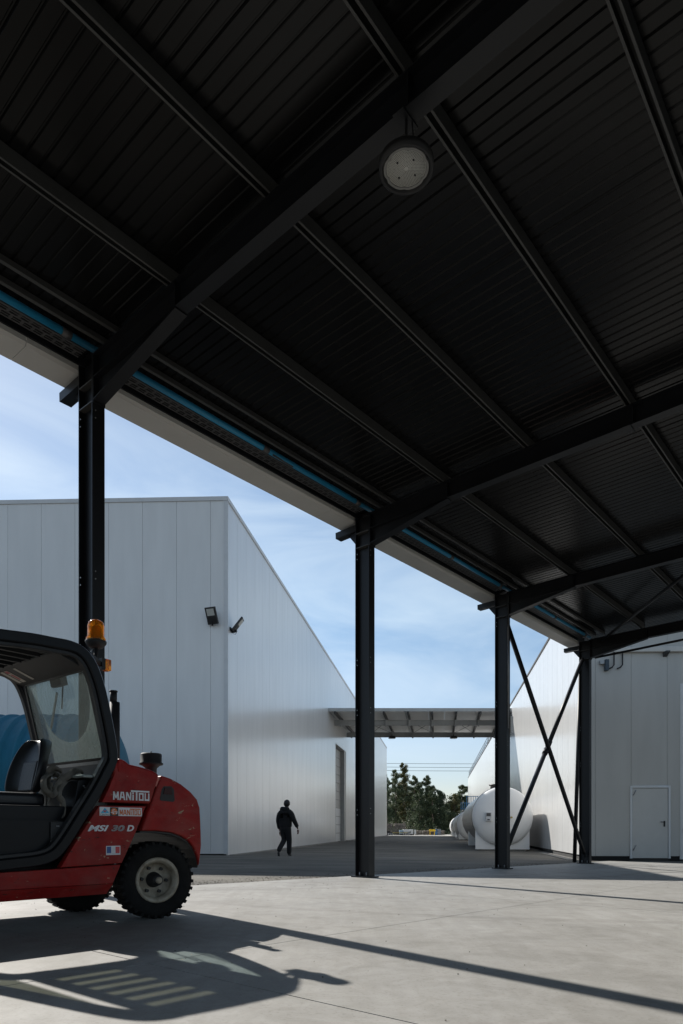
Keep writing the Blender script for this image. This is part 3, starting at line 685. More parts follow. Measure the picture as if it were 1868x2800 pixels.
# conduit and socket box on the third column
a = cp(c3, 0); zb = z3
MB().tube([a + w * 0.155 - u * 0.045 + UP * (RT(0) - 0.02 - a.z), a + w * 0.155 - u * 0.045 + UP * (2.9)], 0.016, 10).build('conduit', M['galv'], canopy)
MB().fbox((V((a.x, a.y, 0)), u, w, UP), (0.06, 0.17), (0.10, 0.17), (2.82, 3.18)).build('socket_box', M['white_trim'], canopy, bevel=0.008)

# ------------------------------------------------------------------ high-bay lamp
lb = V((ray(1111, 455)[0] * 4.69, 4.69, CH + 4.55))
hbay = empty('highbay_lamp', lb, 'round black high-bay lamp with a pale dotted lens hanging under the nearest beam', 'lamp')
M['lens'] = mat('frosted_lens', (0.50, 0.50, 0.46), 0.35, var=0.1, vscale=20)
M['clear'] = mat('clear_cover', (0.16, 0.16, 0.15), 0.15)
MB().lathe(lb, UP, [(0.0, -0.008), (0.160, -0.008), (0.164, -0.032), (0.185, -0.032), (0.188, 0.02), (0.15, 0.04), (0.10, 0.05), (0.085, 0.09), (0.0, 0.09)], 48).build('housing', M['black'], hbay)
ng = 96; prof_ = []
gm = MB(); ring = []
for k in range(ng):
    a = 2 * math.pi * k / ng; dd = min(abs(((a / (2 * math.pi) * 6) % 1) - 0.5) * 6, 1); rr = 0.158 - 0.007 * (1 - dd)
    ring.append((rr * math.cos(a), rr * math.sin(a)))
gm.add([lb + V((x, y, -0.012)) for x, y in ring] + [lb + V((x * .97, y * .97, -0.024)) for x, y in ring] + [lb + V((x * .86, y * .86, -0.024)) for x, y in ring] + [lb + V((x * .84, y * .84, -0.014)) for x, y in ring],
       [(i + r * ng, (i + 1) % ng + r * ng, (i + 1) % ng + (r + 1) * ng, i + (r + 1) * ng) for r in range(3) for i in range(ng)])
gm.build('cover_ring', M['clear'], hbay)
ls = MB().lathe(lb, UP, [(0.0, -0.020), (0.134, -0.020), (0.136, -0.012)], 48).build('lens', M['lens'], hbay)
dots = MB()
for ri in range(2, 15):
    r = ri * 0.0089; nn_ = int(2 * math.pi * r / 0.0105)
    for k in range(nn_):
        a = 2 * math.pi * k / nn_; c = lb + V((r * math.cos(a), r * math.sin(a), -0.0201))
        dots.add([c + V((0.0036 * math.cos(t), 0.0036 * math.sin(t), 0)) for t in [j * math.pi / 3 for j in range(6)]] + [c + V((0, 0, -0.003))], [(j, 6, (j + 1) % 6) for j in range(6)], True)
tag(dots.build('lens_dots', mat('dot_lens', (0.10, 0.10, 0.09), 0.4), ls, weld=False), kind='stuff')
for a in (0.6, 2.17, 3.74, 5.31):
    MB().lathe(lb + V((0.078 * math.cos(a), 0.078 * math.sin(a), -0.0205)), -UP, [(0.0, 0.004), (0.0065, 0.004), (0.0065, 0)], 10).build('screw', M['black'], ls)
MB().tube([lb + UP * 0.09, lb + UP * 0.32], 0.010, 8).build('hook', M['black'], hbay)
MB().tube([lb + V((0.02, 0, 0.14)), lb + V((0.05, 0.01, 0.2)), lb + V((0.04, 0.01, 0.33))], 0.005, 6).build('cable', M['black'], hbay)

# ------------------------------------------------------------------ flood lights on the left warehouse
def flood(base, n, label, tilt, yaw):
    n = n.normalized()
    t = empty('floodlight', base, label, 'floodlight')
    side = UP.cross(n)
    rot = Matrix.Rotation(yaw, 3, 'Z'); f = rot @ n; s2 = UP.cross(f).normalized()
    face = (f * math.cos(tilt) - UP * math.sin(tilt)).normalized(); upv = face.cross(s2).normalized()
    if upv.z < 0: upv = -upv
    O = base + n * 0.30 + UP * 0.12
    fr = (O, s2, face, upv)
    h = MB(); h.fbox(fr, (-0.19, 0.19), (-0.06, 0.0), (-0.26, 0.27)); h.build('housing', mat('flood_black', (0.03, 0.03, 0.032), 0.5, var=0.2) if 'flood_black' not in bpy.data.materials else bpy.data.materials['flood_black'], t, bevel=0.012)
    MB().fbox(fr, (-0.13, 0.13), (0.0005, 0.008), (0.01, 0.22)).build('lens', M['lens'], t)
    MB().fbox(fr, (-0.15, 0.15), (0.0005, 0.006), (-0.22, -0.03)).build('driver_cover', M['black'], t)
    br = MB(); br.fbox((base, side, n, UP), (-0.12, 0.12), (0.04, 0.07), (-0.05, 0.05)); br.bar(base + n * 0.06, base + n * 0.24 + UP * -0.05, 0.03, 0.05); br.bar(base + n * 0.06 - UP * 0.1, base + n * 0.24 - UP * 0.08, 0.03, 0.03)
    br.build('bracket', M['black'], t)
    MB().tube([base + n * 0.08, base + n * 0.12 - UP * 0.14, base + n * 0.2 - UP * 0.16, base + n * 0.26 - UP * 0.05], 0.009, 6).build('cable', M['black'], t)
fb = CL + eL * 0.42 + UP * (CH + (2266 - 1702) / F * 22)
flood(fb, en, 'black floodlight facing out from the shaded gable front of the tall warehouse', R(25), R(-18))
fb2 = CL + v * 0.35 + UP * (CH + (2266 - 1713) / F * 22)
flood(fb2, nv, 'black floodlight sticking out sideways from the long side wall just past the corner', R(38), R(10))

# wall fittings under the canopy on the right warehouse
wb = CR + e * 0.62 + UP * (CH + 5.13)
wl = empty('wall_lamp', wb, 'small grey-blue bulkhead lamp on the shaded wall beside two bent pipes', 'lamp')
MB().fbox((wb, e, en, UP), (-0.14, 0.0), (0.05, 0.16), (0.0, 0.12)).build('housing', M['galv'], wl, bevel=0.01)
MB().fbox((wb, e, en, UP), (0.01, 0.13), (0.05, 0.20), (-0.20, 0.14)).build('glass_cover', mat('dull_blue', (0.03, 0.05, 0.07), 0.5), wl, bevel=0.01)
for k in range(2):
    a = 0.30 + 0.26 * k; b = wb + e * a
    o = MB().tube([b + en * 0.12 + UP * 0.42, b + en * 0.12 - UP * 0.02, b + en * 0.12 - UP * 0.10 - e * 0.06, b + en * 0.10 - UP * 0.14 - e * 0.16], 0.022, 10).build('bent_pipe', M['black'])
    tag(o, 'black pipe with bent foot on the wall, %s the bulkhead lamp' % ('the one beside' if k == 0 else 'the farther one from'), 'pipe', 'bent pipes on the wall')
    WL[o] = o.location.copy()

# ------------------------------------------------------------------ white tanks
M['tank_white'] = mat('tank_white_paint', (0.84, 0.84, 0.83), 0.35, var=0.05, vscale=1.0)
M['steel_band'] = mat('brushed_cladding', (0.42, 0.40, 0.38), 0.28, metal=0.9, var=0.15, vscale=1.5)
TR = 1.28
def tank_axis(zd, h): 
    c = V((6.95, 29.5, 0)); p = c + v * ((zd - 29.5) / v.y); return V((p.x, p.y, h))
specs = [(29.5, 41.0, 'banded', 'nearest white storage tank with domed end and grey banded shell beside the sunlit wall'),
         (53.9, 62.4, 'banded', 'second white storage tank from the front, behind the nearest one along the wall'),
         (67.0, 76.0, 'banded', 'third white storage tank from the front along the sunlit wall'),
         (80.5, 90.0, 'white', 'farthest white storage tank at the end of the row by the wall')]
for i, (za, zb_, kind, lab) in enumerate(specs):
    hc = CH + 0.55 - (0.02 if i == 0 else 0.24)
    gz = ground(7.2, za) - 0.02
    a, b = tank_axis(za, hc), tank_axis(zb_, hc)
    t = empty('storage_tank', V((a.x, a.y, gz)), lab, 'tank', 'white tanks in a row along the wall')
    Ln = (b - a).length; dm_ = 0.42
    pf = [(0.0, -dm_)] + [(TR * math.sin(k * math.pi / 2 / 12), -dm_ * math.cos(k * math.pi / 2 / 12)) for k in range(1, 13)]
    MB().lathe(a, v, pf + [(TR, 0.28)], 64).build('domed_end', M['tank_white'], t)
    if kind == 'banded' :
        pb_ = []; x = 0.285
        while x < Ln - 0.3:
            pb_ += [(TR + 0.0, x), (TR + 0.03, x + 0.02), (TR + 0.03, x + 0.68), (TR, x + 0.70)]; x += 0.72
        MB().lathe(a, v, pb_, 64, smooth=False).build('banded_shell', M['steel_band'], t)
    else:
        MB().lathe(a, v, [(TR, 0.28), (TR, Ln - 0.3)], 64).build('shell', M['tank_white'], t)
    MB().lathe(b, v, [(TR, -0.3)] + [(r, -z) for r, z in pf[::-1]], 64).build('domed_end', M['tank_white'], t)
    for zz in (0.18, Ln * 0.62):
        p = a + v * zz; w2 = 1.14; hh = hc - gz
        poly = [(-w2, 0.06), (w2, 0.06), (w2, hh - 0.50)] + [(1.272 * math.cos(t_), hh + 1.272 * math.sin(t_)) for t_ in [-0.42 - 2.30 * j / 14 for j in range(15)]] + [(-w2, hh - 0.50)]
        MB().prism((V((p.x, p.y, gz)), nv, v, UP), poly, -0.16, 0.24).build('saddle', M['tank_white'], t, bevel=0.008)
        MB().fbox((V((p.x, p.y, gz)), nv, v, UP), (-w2 + 0.2, w2 - 0.15), (-0.12, 0.2), (-0.02, 0.059)).build('footing', M['kerb'], t)
    top = a + v * 2.6 + UP * (TR - 0.05)
    MB().lathe(top, UP, [(0.32, 0), (0.32, 0.26), (0.38, 0.26), (0.38, 0.32), (0.0, 0.33)], 20).build('manhole', M['link_dark'], t)
    if i == 0:
        cb = a - v * (dm_ - 0.0) - nv * 0.62 + UP * (-0.02)
        cbx = MB().fbox((cb, nv, -v, UP), (-0.12, 0.12), (-0.22, 0.06), (-0.19, 0.19)).build('control_box', M['white_trim'], t, bevel=0.01)
        MB().fbox((cb, nv, -v, UP), (-0.09, 0.09), (0.0605, 0.066), (0.02, 0.16)).build('display', M['tray'], cbx)
        MB().fbox((cb, nv, -v, UP), (-0.05, 0.05), (0.0605, 0.066), (-0.15, -0.10)).build('switch', M['black'], cbx)
        MB().tube([a - v * (dm_ - 0.03) + nv * 0.33 - UP * 0.05, a - v * (dm_ + 0.16) + nv * 0.33 - UP * 0.05], 0.04, 12).build('valve', mat('brass', (0.45, 0.33, 0.12), 0.4, metal=0.5), t)
for k, zd in enumerate((56, 70)):
    p = tank_axis(zd, CH + 0.33 + TR - 0.06); ld = empty('tank_ladder', p, 'small blue steel guard standing on top of the %s white tank' % ('second' if k == 0 else 'third'), 'guard', 'blue guards on the tanks')
    bm_ = mat('blue_paint', (0.02, 0.12, 0.26), 0.5) if 'blue_paint' not in bpy.data.materials else bpy.data.materials['blue_paint']
    for i in range(6): MB().box(p + V((-0.45 + i * 0.18, 0, 0.55)), (0.04, 0.04, 1.1)).build('bar', bm_, ld)
    for h in (0.5, 1.1): MB().box(p + V((0, 0, h)), (1.0, 0.05, 0.05)).build('rail', bm_, ld)

# ------------------------------------------------------------------ blue ribbed tank behind the truck
M['blue_plastic'] = mat('blue_plastic', (0.008, 0.115, 0.19), 0.6, spec=0.25, var=0.18, vscale=1.5)
bt0 = V((-5.95, 16.8, 0)); bg = ground(bt0.x, bt0.y) - 0.02; BR = 1.72; bc = V((bt0.x, bt0.y, bg + BR + 0.08))
btk = empty('blue_tank', V((bt0.x - 3, bt0.y + 0.1, bg)), 'large blue ribbed plastic tank lying behind the red truck', 'tank')
ax = eL; LnB = 8.0
pf = [(0.0, -0.55)] + [(BR * math.sin(k * math.pi / 20), -0.55 * math.cos(k * math.pi / 20)) for k in range(1, 11)]
x = 0.15
while x < LnB - 0.2:
    pf += [(BR, x), (BR + 0.06, x + 0.04), (BR + 0.06, x + 0.10), (BR, x + 0.14), (BR, x + 0.35)]; x += 0.36
pf += [(BR * math.sin(k * math.pi / 20), LnB + 0.55 * math.cos(k * math.pi / 20)) for k in range(10, 0, -1)] + [(0, LnB + 0.55)]
MB().lathe(bc, ax, pf, 72).build('ribbed_shell', M['blue_plastic'], btk)
for q in (2.35, ):
    nrm = V((0.0, -math.cos(R(58)), math.sin(R(58)))); c = bc + ax * 3.0 + nrm * (BR + 0.02)
    MB().lathe(c, nrm, [(0.34, 0), (0.34, 0.07), (0.28, 0.08), (0.28, 0.11), (0, 0.12)], 28).build('lid', M['blue_plastic'], btk)
for a in (0.8, 3.2, 5.6):
    p = bc + ax * a; poly = [(-1.1, 0), (1.1, 0), (1.1, 0.75)] + [((BR) * math.cos(t), BR + 0.08 + BR * math.sin(t)) for t in [-0.55 - 2.04 * j / 12 for j in range(13)]] + [(-1.1, 0.75)]
    MB().prism((V((p.x, p.y, bg)), -en, ax, UP), poly, -0.08, 0.08).build('cradle', M['link_dark'], btk)

# ------------------------------------------------------------------ rough terrain fork truck
fo = V((-1.412, 5.29, 0)); FG = fgp(fo.x, fo.y).z
fd = V((0.6293, 0.7771, 0)); fnn = V((-0.7771, 0.6293, 0))
FO = V((fo.x, fo.y, FG))
def Fl(L, N, H): return FO + fd * L + fnn * N + UP * H
def Z(zx, zy, N=0.0):
    """photo point (detail coordinates) on the truck's length plane at depth N -> (L,H)"""
    px, py = zx * 0.4464, 1600 + zy * 0.4464
    r, t = ray(px, py); L = (r * (fo.y + fnn.y * N) - (fo.x + fnn.x * N)) / (fd.x - r * fd.y)
    y = fo.y + fd.y * L + fnn.y * N
    return (L, t * y + CH - FG)
FR = (FO, fd, fnn, UP)
def zp(pts, N=0.0): return [Z(a, b, N) for a, b in pts]

def red_paint():
    m, nt, b = new_mat('worn_red_paint'); N = nt.nodes; L = nt.links
    g = N.new('ShaderNodeNewGeometry')
    def nz(s, det=6, s3=(1, 1, 1), d=0.0):
        q = N.new('ShaderNodeMapping'); q.inputs['Scale'].default_value = s3; L.new(g.outputs['Position'], q.inputs['Vector'])
        n = N.new('ShaderNodeTexNoise'); n.inputs['Scale'].default_value = s; n.inputs['Detail'].default_value = det; n.inputs['Roughness'].default_value = 0.65; n.inputs['Distortion'].default_value = d; L.new(q.outputs['Vector'], n.inputs['Vector']); return n.outputs['Fac']
    r = N.new('ShaderNodeValToRGB'); r.color_ramp.elements[0].position = 0.3; r.color_ramp.elements[1].position = 0.7
    r.color_ramp.elements[0].color = (0.17, 0.005, 0.006, 1); r.color_ramp.elements[1].color = (0.29, 0.012, 0.010, 1); L.new(nz(5, 7), r.inputs['Fac'])
    # scuffs: thin horizontal chips
    r2 = N.new('ShaderNodeValToRGB'); r2.color_ramp.elements[0].position = 0.645; r2.color_ramp.elements[1].position = 0.66
    r2.color_ramp.elements[0].color = (0, 0, 0, 1); r2.color_ramp.elements[1].color = (1, 1, 1, 1); L.new(nz(9, 8, (1, 1, 2.6), 0.6), r2.inputs['Fac'])
    x = N.new('ShaderNodeMix'); x.data_type = 'RGBA'; x.inputs[7].default_value = (0.33, 0.24, 0.16, 1); L.new(r2.outputs['Color'], x.inputs[0]); L.new(r.outputs['Color'], x.inputs[6])
    r3 = N.new('ShaderNodeValToRGB'); r3.color_ramp.elements[0].position = 0.335; r3.color_ramp.elements[1].position = 0.35
    r3.color_ramp.elements[0].color = (1, 1, 1, 1); r3.color_ramp.elements[1].color = (0, 0, 0, 1); L.new(nz(14, 8, (1, 1, 3.5), 0.3), r3.inputs['Fac'])
    y = N.new('ShaderNodeMix'); y.data_type = 'RGBA'; y.inputs[7].default_value = (0.03, 0.012, 0.01, 1); L.new(r3.outputs['Color'], y.inputs[0]); L.new(x.outputs[2], y.inputs[6])
    r4 = N.new('ShaderNodeValToRGB'); r4.color_ramp.elements[0].position = 0.45; r4.color_ramp.elements[1].position = 0.80; r4.color_ramp.elements[0].color = (0.02, 0.02, 0.02, 1); r4.color_ramp.elements[1].color = (0.40, 0.40, 0.40, 1); L.new(nz(3.2, 9, (1, 1, 1.6), 0.8), r4.inputs['Fac'])
    y2 = N.new('ShaderNodeMix'); y2.data_type = 'RGBA'; y2.inputs[7].default_value = (0.20, 0.12, 0.095, 1); L.new(r4.outputs['Color'], y2.inputs[0]); L.new(y.outputs[2], y2.inputs[6])
    L.new(y2.outputs[2], b.inputs['Base Color']); b.inputs['Roughness'].default_value = 0.42; b.inputs['Specular IOR Level'].default_value = 0.15
    mr = N.new('ShaderNodeMapRange'); mr.inputs['To Min'].default_value = 0.25; mr.inputs['To Max'].default_value = 0.6; L.new(nz(6), mr.inputs['Value']); L.new(mr.outputs['Result'], b.inputs['Roughness'])
    bp = N.new('ShaderNodeBump'); bp.inputs['Strength'].default_value = 0.25; bp.inputs['Distance'].default_value = 0.004; L.new(nz(12, 5), bp.inputs['Height']); L.new(bp.outputs['Normal'], b.inputs['Normal'])
    return m
M['red'] = red_paint()
M['truck_black'] = mat('truck_black_paint', (0.008, 0.009, 0.011), 0.34, spec=0.18, var=0.3, vscale=6, rvar=0.12)
M['truck_grey'] = mat('truck_dark_grey', (0.024, 0.025, 0.027), 0.5, spec=0.3, var=0.3, vscale=5)
M['seat'] = mat('black_vinyl', (0.010, 0.011, 0.014), 0.36, spec=0.4, var=0.2, bump=0.1, bscale=150)
M['tyre'] = mat('tyre_rubber', (0.009, 0.009, 0.009), 0.8, spec=0.2, var=0.5, vscale=12, bump=0.3, bscale=60)
M['rim'] = mat('cream_rim_paint', (0.34, 0.31, 0.25), 0.5, var=0.35, vscale=14, c2=(0.16, 0.13, 0.09))
M['orange'] = None
def amber():
    m, nt, b = new_mat('amber_lens'); b.inputs['Base Color'].default_value = (0.95, 0.32, 0.02, 1); b.inputs['Roughness'].default_value = 0.12
    b.inputs['Transmission Weight'].default_value = 0.75; b.inputs['IOR'].default_value = 1.3; return m
M['orange'] = amber()
M['bulb'] = mat('amber_inner', (0.25, 0.10, 0.02), 0.4)

truck = empty('forklift', FO, 'red rough-terrain forklift with black open cab, parked at the left edge', 'forklift')
# chassis block behind the skins
mb = MB(); mb.prism(FR, [(-2.1, 0.27), (-0.40, 0.27), (-0.22, 0.78), (0.05, 0.82), (0.28, 0.80), (0.30, 0.50), (0.36, 0.50), (0.37, 0.9), (0.2, 1.05), (-0.35, 1.18), (-0.36, 0.60), (-2.1, 0.46)], 0.22, 0.90); mb.build('chassis', M['truck_black'], truck)
# side skins
seam = [(918, 1352), (742, 1706)]
for side, (n0, n1) in enumerate(((0.0, 0.06), (1.04, 1.10))):
    sp_ = zp([(610, 1350), (896, 1353), (838, 1503), (748, 1703), (372, 1731), (455, 1590)])
    if side: sp_ = sp_[:4] + [(-0.9, sp_[4][1]), (-0.9, sp_[4][1] + 0.06)]
    MB().prism(FR, sp_, n0, n1).build('side_panel', M['red'], truck, bevel=0.006)
    sill = zp([(372, 1737), (742, 1711), (700, 1815)]) + [Z(668, 1893)] + [(-2.05, 0.25), (-2.05, 0.405)]
    s_ = MB(); s_.prism(FR, [sill[0], sill[1], Z(693, 1828), (-2.05, 0.315), (-2.05, 0.405)], n0, n1)
    s_.build('sill', M['red'], truck, bevel=0.005)
    q = [Z(693, 1829), Z(668, 1893), (-2.05, 0.235), (-2.05, 0.314)]
    lo = MB(); off = 0.035 if side == 0 else -0.035
    vs = [FO + fd * a + fnn * (n0 + (off if (i in (1, 2)) else 0)) + UP * h for i, (a, h) in enumerate(q)] + [FO + fd * a + fnn * n1 + UP * h for a, h in q]
    lo.add(vs, [(0, 1, 2, 3), (7, 6, 5, 4), (0, 4, 5, 1), (1, 5, 6, 2), (2, 6, 7, 3), (3, 7, 4, 0)]).build('lower_sill', M['red'], truck)
bon = zp([(735, 1064), (762, 1072), (790, 1096), (850, 1110), (925, 1131), (974, 1160), (922, 1340), (622, 1330), (665, 1240)])
bl = bon[:6]; 
bonf = [(a, h) for a, h in bon[:6]] + [bon[6], (-0.40, bon[7][1]), (-0.40, bon[0][1] - 0.03)]
MB().prism(FR, [bon[0], (bon[0][0] + 0.004, bon[0][1] - 0.008), (-0.395, bon[7][1] + 0.002), bon[7], bon[8]], -0.010, 0.05).build('bonnet_flank', M['red'], truck, bevel=0.004)
MB().prism(FR, bonf, -0.012, 1.11).build('engine_bonnet', M['red'], truck, bevel=0.022, seg=4)
# bright folded corner where the bonnet meets the cab
MB().prism(FR, zp([(722, 1062), (748, 1072), (745, 1110), (722, 1150), (714, 1110)]), -0.02, 0.02).build('bonnet_corner', M['red'], truck, bevel=0.008)
cw = zp([(983, 1165), (1040, 1184), (1105, 1219), (1163, 1266), (1203, 1312), (1220, 1365), (1224, 1440), (1227, 1510), (1229, 1590), (1222, 1660), (1216, 1722), (1204, 1660), (1183, 1607), (1150, 1564), (1105, 1535), (1050, 1515), (960, 1505), (862, 1505)])
MB().prism(FR, cw, -0.015, 1.115).build('counterweight', M['red'], truck, bevel=0.024, seg=4)
arch_ = zp([(1218, 1722), (1206, 1662), (1185, 1609), (1152, 1566), (1106, 1537), (1050, 1517), (960, 1507), (864, 1507)])
MB().prism(FR, arch_ + [(a - 0.006, h - 0.012) for a, h in arch_[::-1]], 0.012, 1.09).build('arch_liner', M['black'], truck)
# tail lamp recess
rc = zp([(1004, 1232), (1052, 1232), (1066, 1250), (1072, 1318), (1062, 1328), (986, 1320), (980, 1310), (992, 1250)], -0.018)
MB().prism(FR, rc, -0.0165, -0.010).build('lamp_recess', M['black'], truck)
MB().prism(FR, zp([(1010, 1240), (1048, 1240), (1056, 1285), (1002, 1280)], -0.018), -0.022, -0.0168).build('tail_lamp', mat('dark_red_lens', (0.03, 0.004, 0.004), 0.3, spec=0.2), truck)
# cab loop frames
def inter(pts, n=5):
    """Catmull-Rom through 2D points"""
    out = []
    for i in range(len(pts) - 1):
        p0 = pts[max(i - 1, 0)]; p1 = pts[i]; p2 = pts[i + 1]; p3 = pts[min(i + 2, len(pts) - 1)]
        for k in range(n):
            t = k / n; out.append(tuple(0.5 * ((2 * p1[j]) + (-p0[j] + p2[j]) * t + (2 * p0[j] - 5 * p1[j] + 4 * p2[j] - p3[j]) * t * t + (-p0[j] + 3 * p1[j] - 3 * p2[j] + p3[j]) * t ** 3) for j in range(2)))
    out.append(pts[-1]); return out
vis = [(0, 303), (200, 328), (330, 352), (430, 372), (500, 405), (553, 465), (592, 550), (625, 660), (655, 800), (680, 930), (694, 1030), (688, 1085), (655, 1150), (600, 1255), (520, 1385), (420, 1545), (360, 1625), (310, 1663), (230, 1688), (100, 1704), (0, 1716)]
lp_ = [Z(a, b) for a, b in vis]
zt_ = lp_[0][1]; zb2 = lp_[-1][1]
front = [(-1.35, zb2 - 0.002), (-1.75, zb2), (-1.90, zb2 + 0.04), (-1.96, zb2 + 0.16), (-1.86, 0.78), (-1.66, 1.22), (-1.47, 1.68), (-1.39, zt_ - 0.09), (-1.33, zt_ - 0.025), (-1.26, zt_)]
loop = inter(lp_, 4)[:-1] + [lp_[-1]] + inter(front, 4)
def rsec(a, b, r=0.008):
    return [(-a + r, -b), (a - r, -b), (a, -b + r), (a, b - r), (a - r, b), (-a + r, b), (-a, b - r), (-a, -b + r)]
for N0 in (0.02, 1.03):
    pts = [Fl(a, N0, h) for a, h in loop]
    fr_ = MB().sweep(pts, fnn, rsec(0.036, 0.032), closed=True).build('cab_frame', M['truck_black'], truck)
    # inner seal lip, set further in
    cx = sum(a for a, h in loop) / len(loop); cy = sum(h for a, h in loop) / len(loop)
    lip_ = []
    for i, (a, h) in enumerate(loop):
        a0, h0 = loop[i - 1]; a1, h1 = loop[(i + 1) % len(loop)]; tx, ty = a1 - a0, h1 - h0; l = math.hypot(tx, ty) or 1; nx_, ny_ = -ty / l, tx / l
        if (cx - a) * nx_ + (cy - h) * ny_ < 0: nx_, ny_ = -nx_, -ny_
        lip_.append(Fl(a + nx_ * 0.050, N0 + (0.012 if N0 < 0.5 else -0.012), h + ny_ * 0.050))
    MB().sweep(lip_, fnn, rsec(0.013, 0.024, 0.004), closed=True).build('door_seal', M['truck_grey'], fr_)
# roof guard: rear plate, cross bars
ht = zt_
rr_ = MB(); 
rr_.fbox(FR, (-0.83, -0.66), (0.05, 1.0), (ht - 0.02, ht + 0.015)); rr_.build('roof_plate', M['truck_black'], truck)
for k in range(7):
    n_ = 0.11 + k * 0.135
    MB().fbox(FR, (-1.22, -0.83), (n_ - 0.014, n_ + 0.014), (ht - 0.03, ht + 0.010)).build('roof_bar', M['truck_grey'], truck)
MB().fbox(FR, (-1.30, -1.22), (0.05, 1.0), (ht - 0.03, ht + 0.012)).build('roof_cross_member', M['truck_black'], truck)
def tint():
    m, nt, b = new_mat('tinted_roof_pane'); N = nt.nodes; L = nt.links; t = N.new('ShaderNodeBsdfTransparent'); t.inputs['Color'].default_value = (0.42, 0.43, 0.37, 1)
    g = N.new('ShaderNodeBsdfGlossy'); g.inputs['Roughness'].default_value = 0.1; mx = N.new('ShaderNodeMixShader'); mx.inputs[0].default_value = 0.07
    L.new(t.outputs[0], mx.inputs[1]); L.new(g.outputs[0], mx.inputs[2]); L.new(mx.outputs[0], nt.nodes['Material Output'].inputs['Surface']); return m
M['tint'] = tint()
MB().fbox(FR, (-1.23, -0.82), (0.06, 0.99), (ht + 0.013, ht + 0.018)).build('roof_pane', M['tint'], truck)
mb = MB(); mb.prism(FR, [(-1.37, ht - 0.09), (-1.36, ht - 0.085), (-1.65, 1.24), (-1.85, 0.80), (-1.86, 0.80), (-1.66, 1.24)], 0.06, 0.99); mb.build('windscreen', M['tint'], truck)
hp = MB()   # sloping header panel over the rear window
pa, pb_ = (-0.585, 1.835), (-0.90, 1.95)
MB().prism(FR, [pa, (pa[0] + 0.012, pa[1] + 0.015), (-0.66, 1.945), (pb_[0], pb_[1] + 0.01), pb_], 0.055, 0.995).build('header_panel', M['truck_grey'], truck)
# stickers under the header
hd = (V((pb_[0] - pa[0], 0, pb_[1] - pa[1]))).normalized()
hx = fd * hd.x + UP * hd.z; hn = fnn.cross(hx).normalized()
if hn.z > 0: hn = -hn
M['sticker'] = mat('sticker_white', (0.42, 0.40, 0.36), 0.5, var=0.1); M['sticker_red'] = mat('sticker_red', (0.35, 0.05, 0.06), 0.5)
hO = Fl(pa[0], 0, pa[1]) + hn * 0.002
for (n0, n1, mt) in ((0.90, 0.94, 'sticker'), (0.83, 0.885, 'sticker'), (0.70, 0.735, 'sticker')):
    st = MB().fbox((hO, hx, fnn, hn), (0.05, 0.21), (n0, n1), (0, 0.001)).build('sticker', M[mt], truck)
    if n0 == 0.83:
        MB().fbox((hO, hx, fnn, hn), (0.175, 0.205), (n0 + 0.006, n1 - 0.006), (0.0012, 0.002)).build('sticker_print', M['sticker_red'], st)
        MB().fbox((hO, hx, fnn, hn), (0.085, 0.16), (n0 + 0.015, n1 - 0.012), (0.0012, 0.002)).build('sticker_print', M['sticker_red'], st)
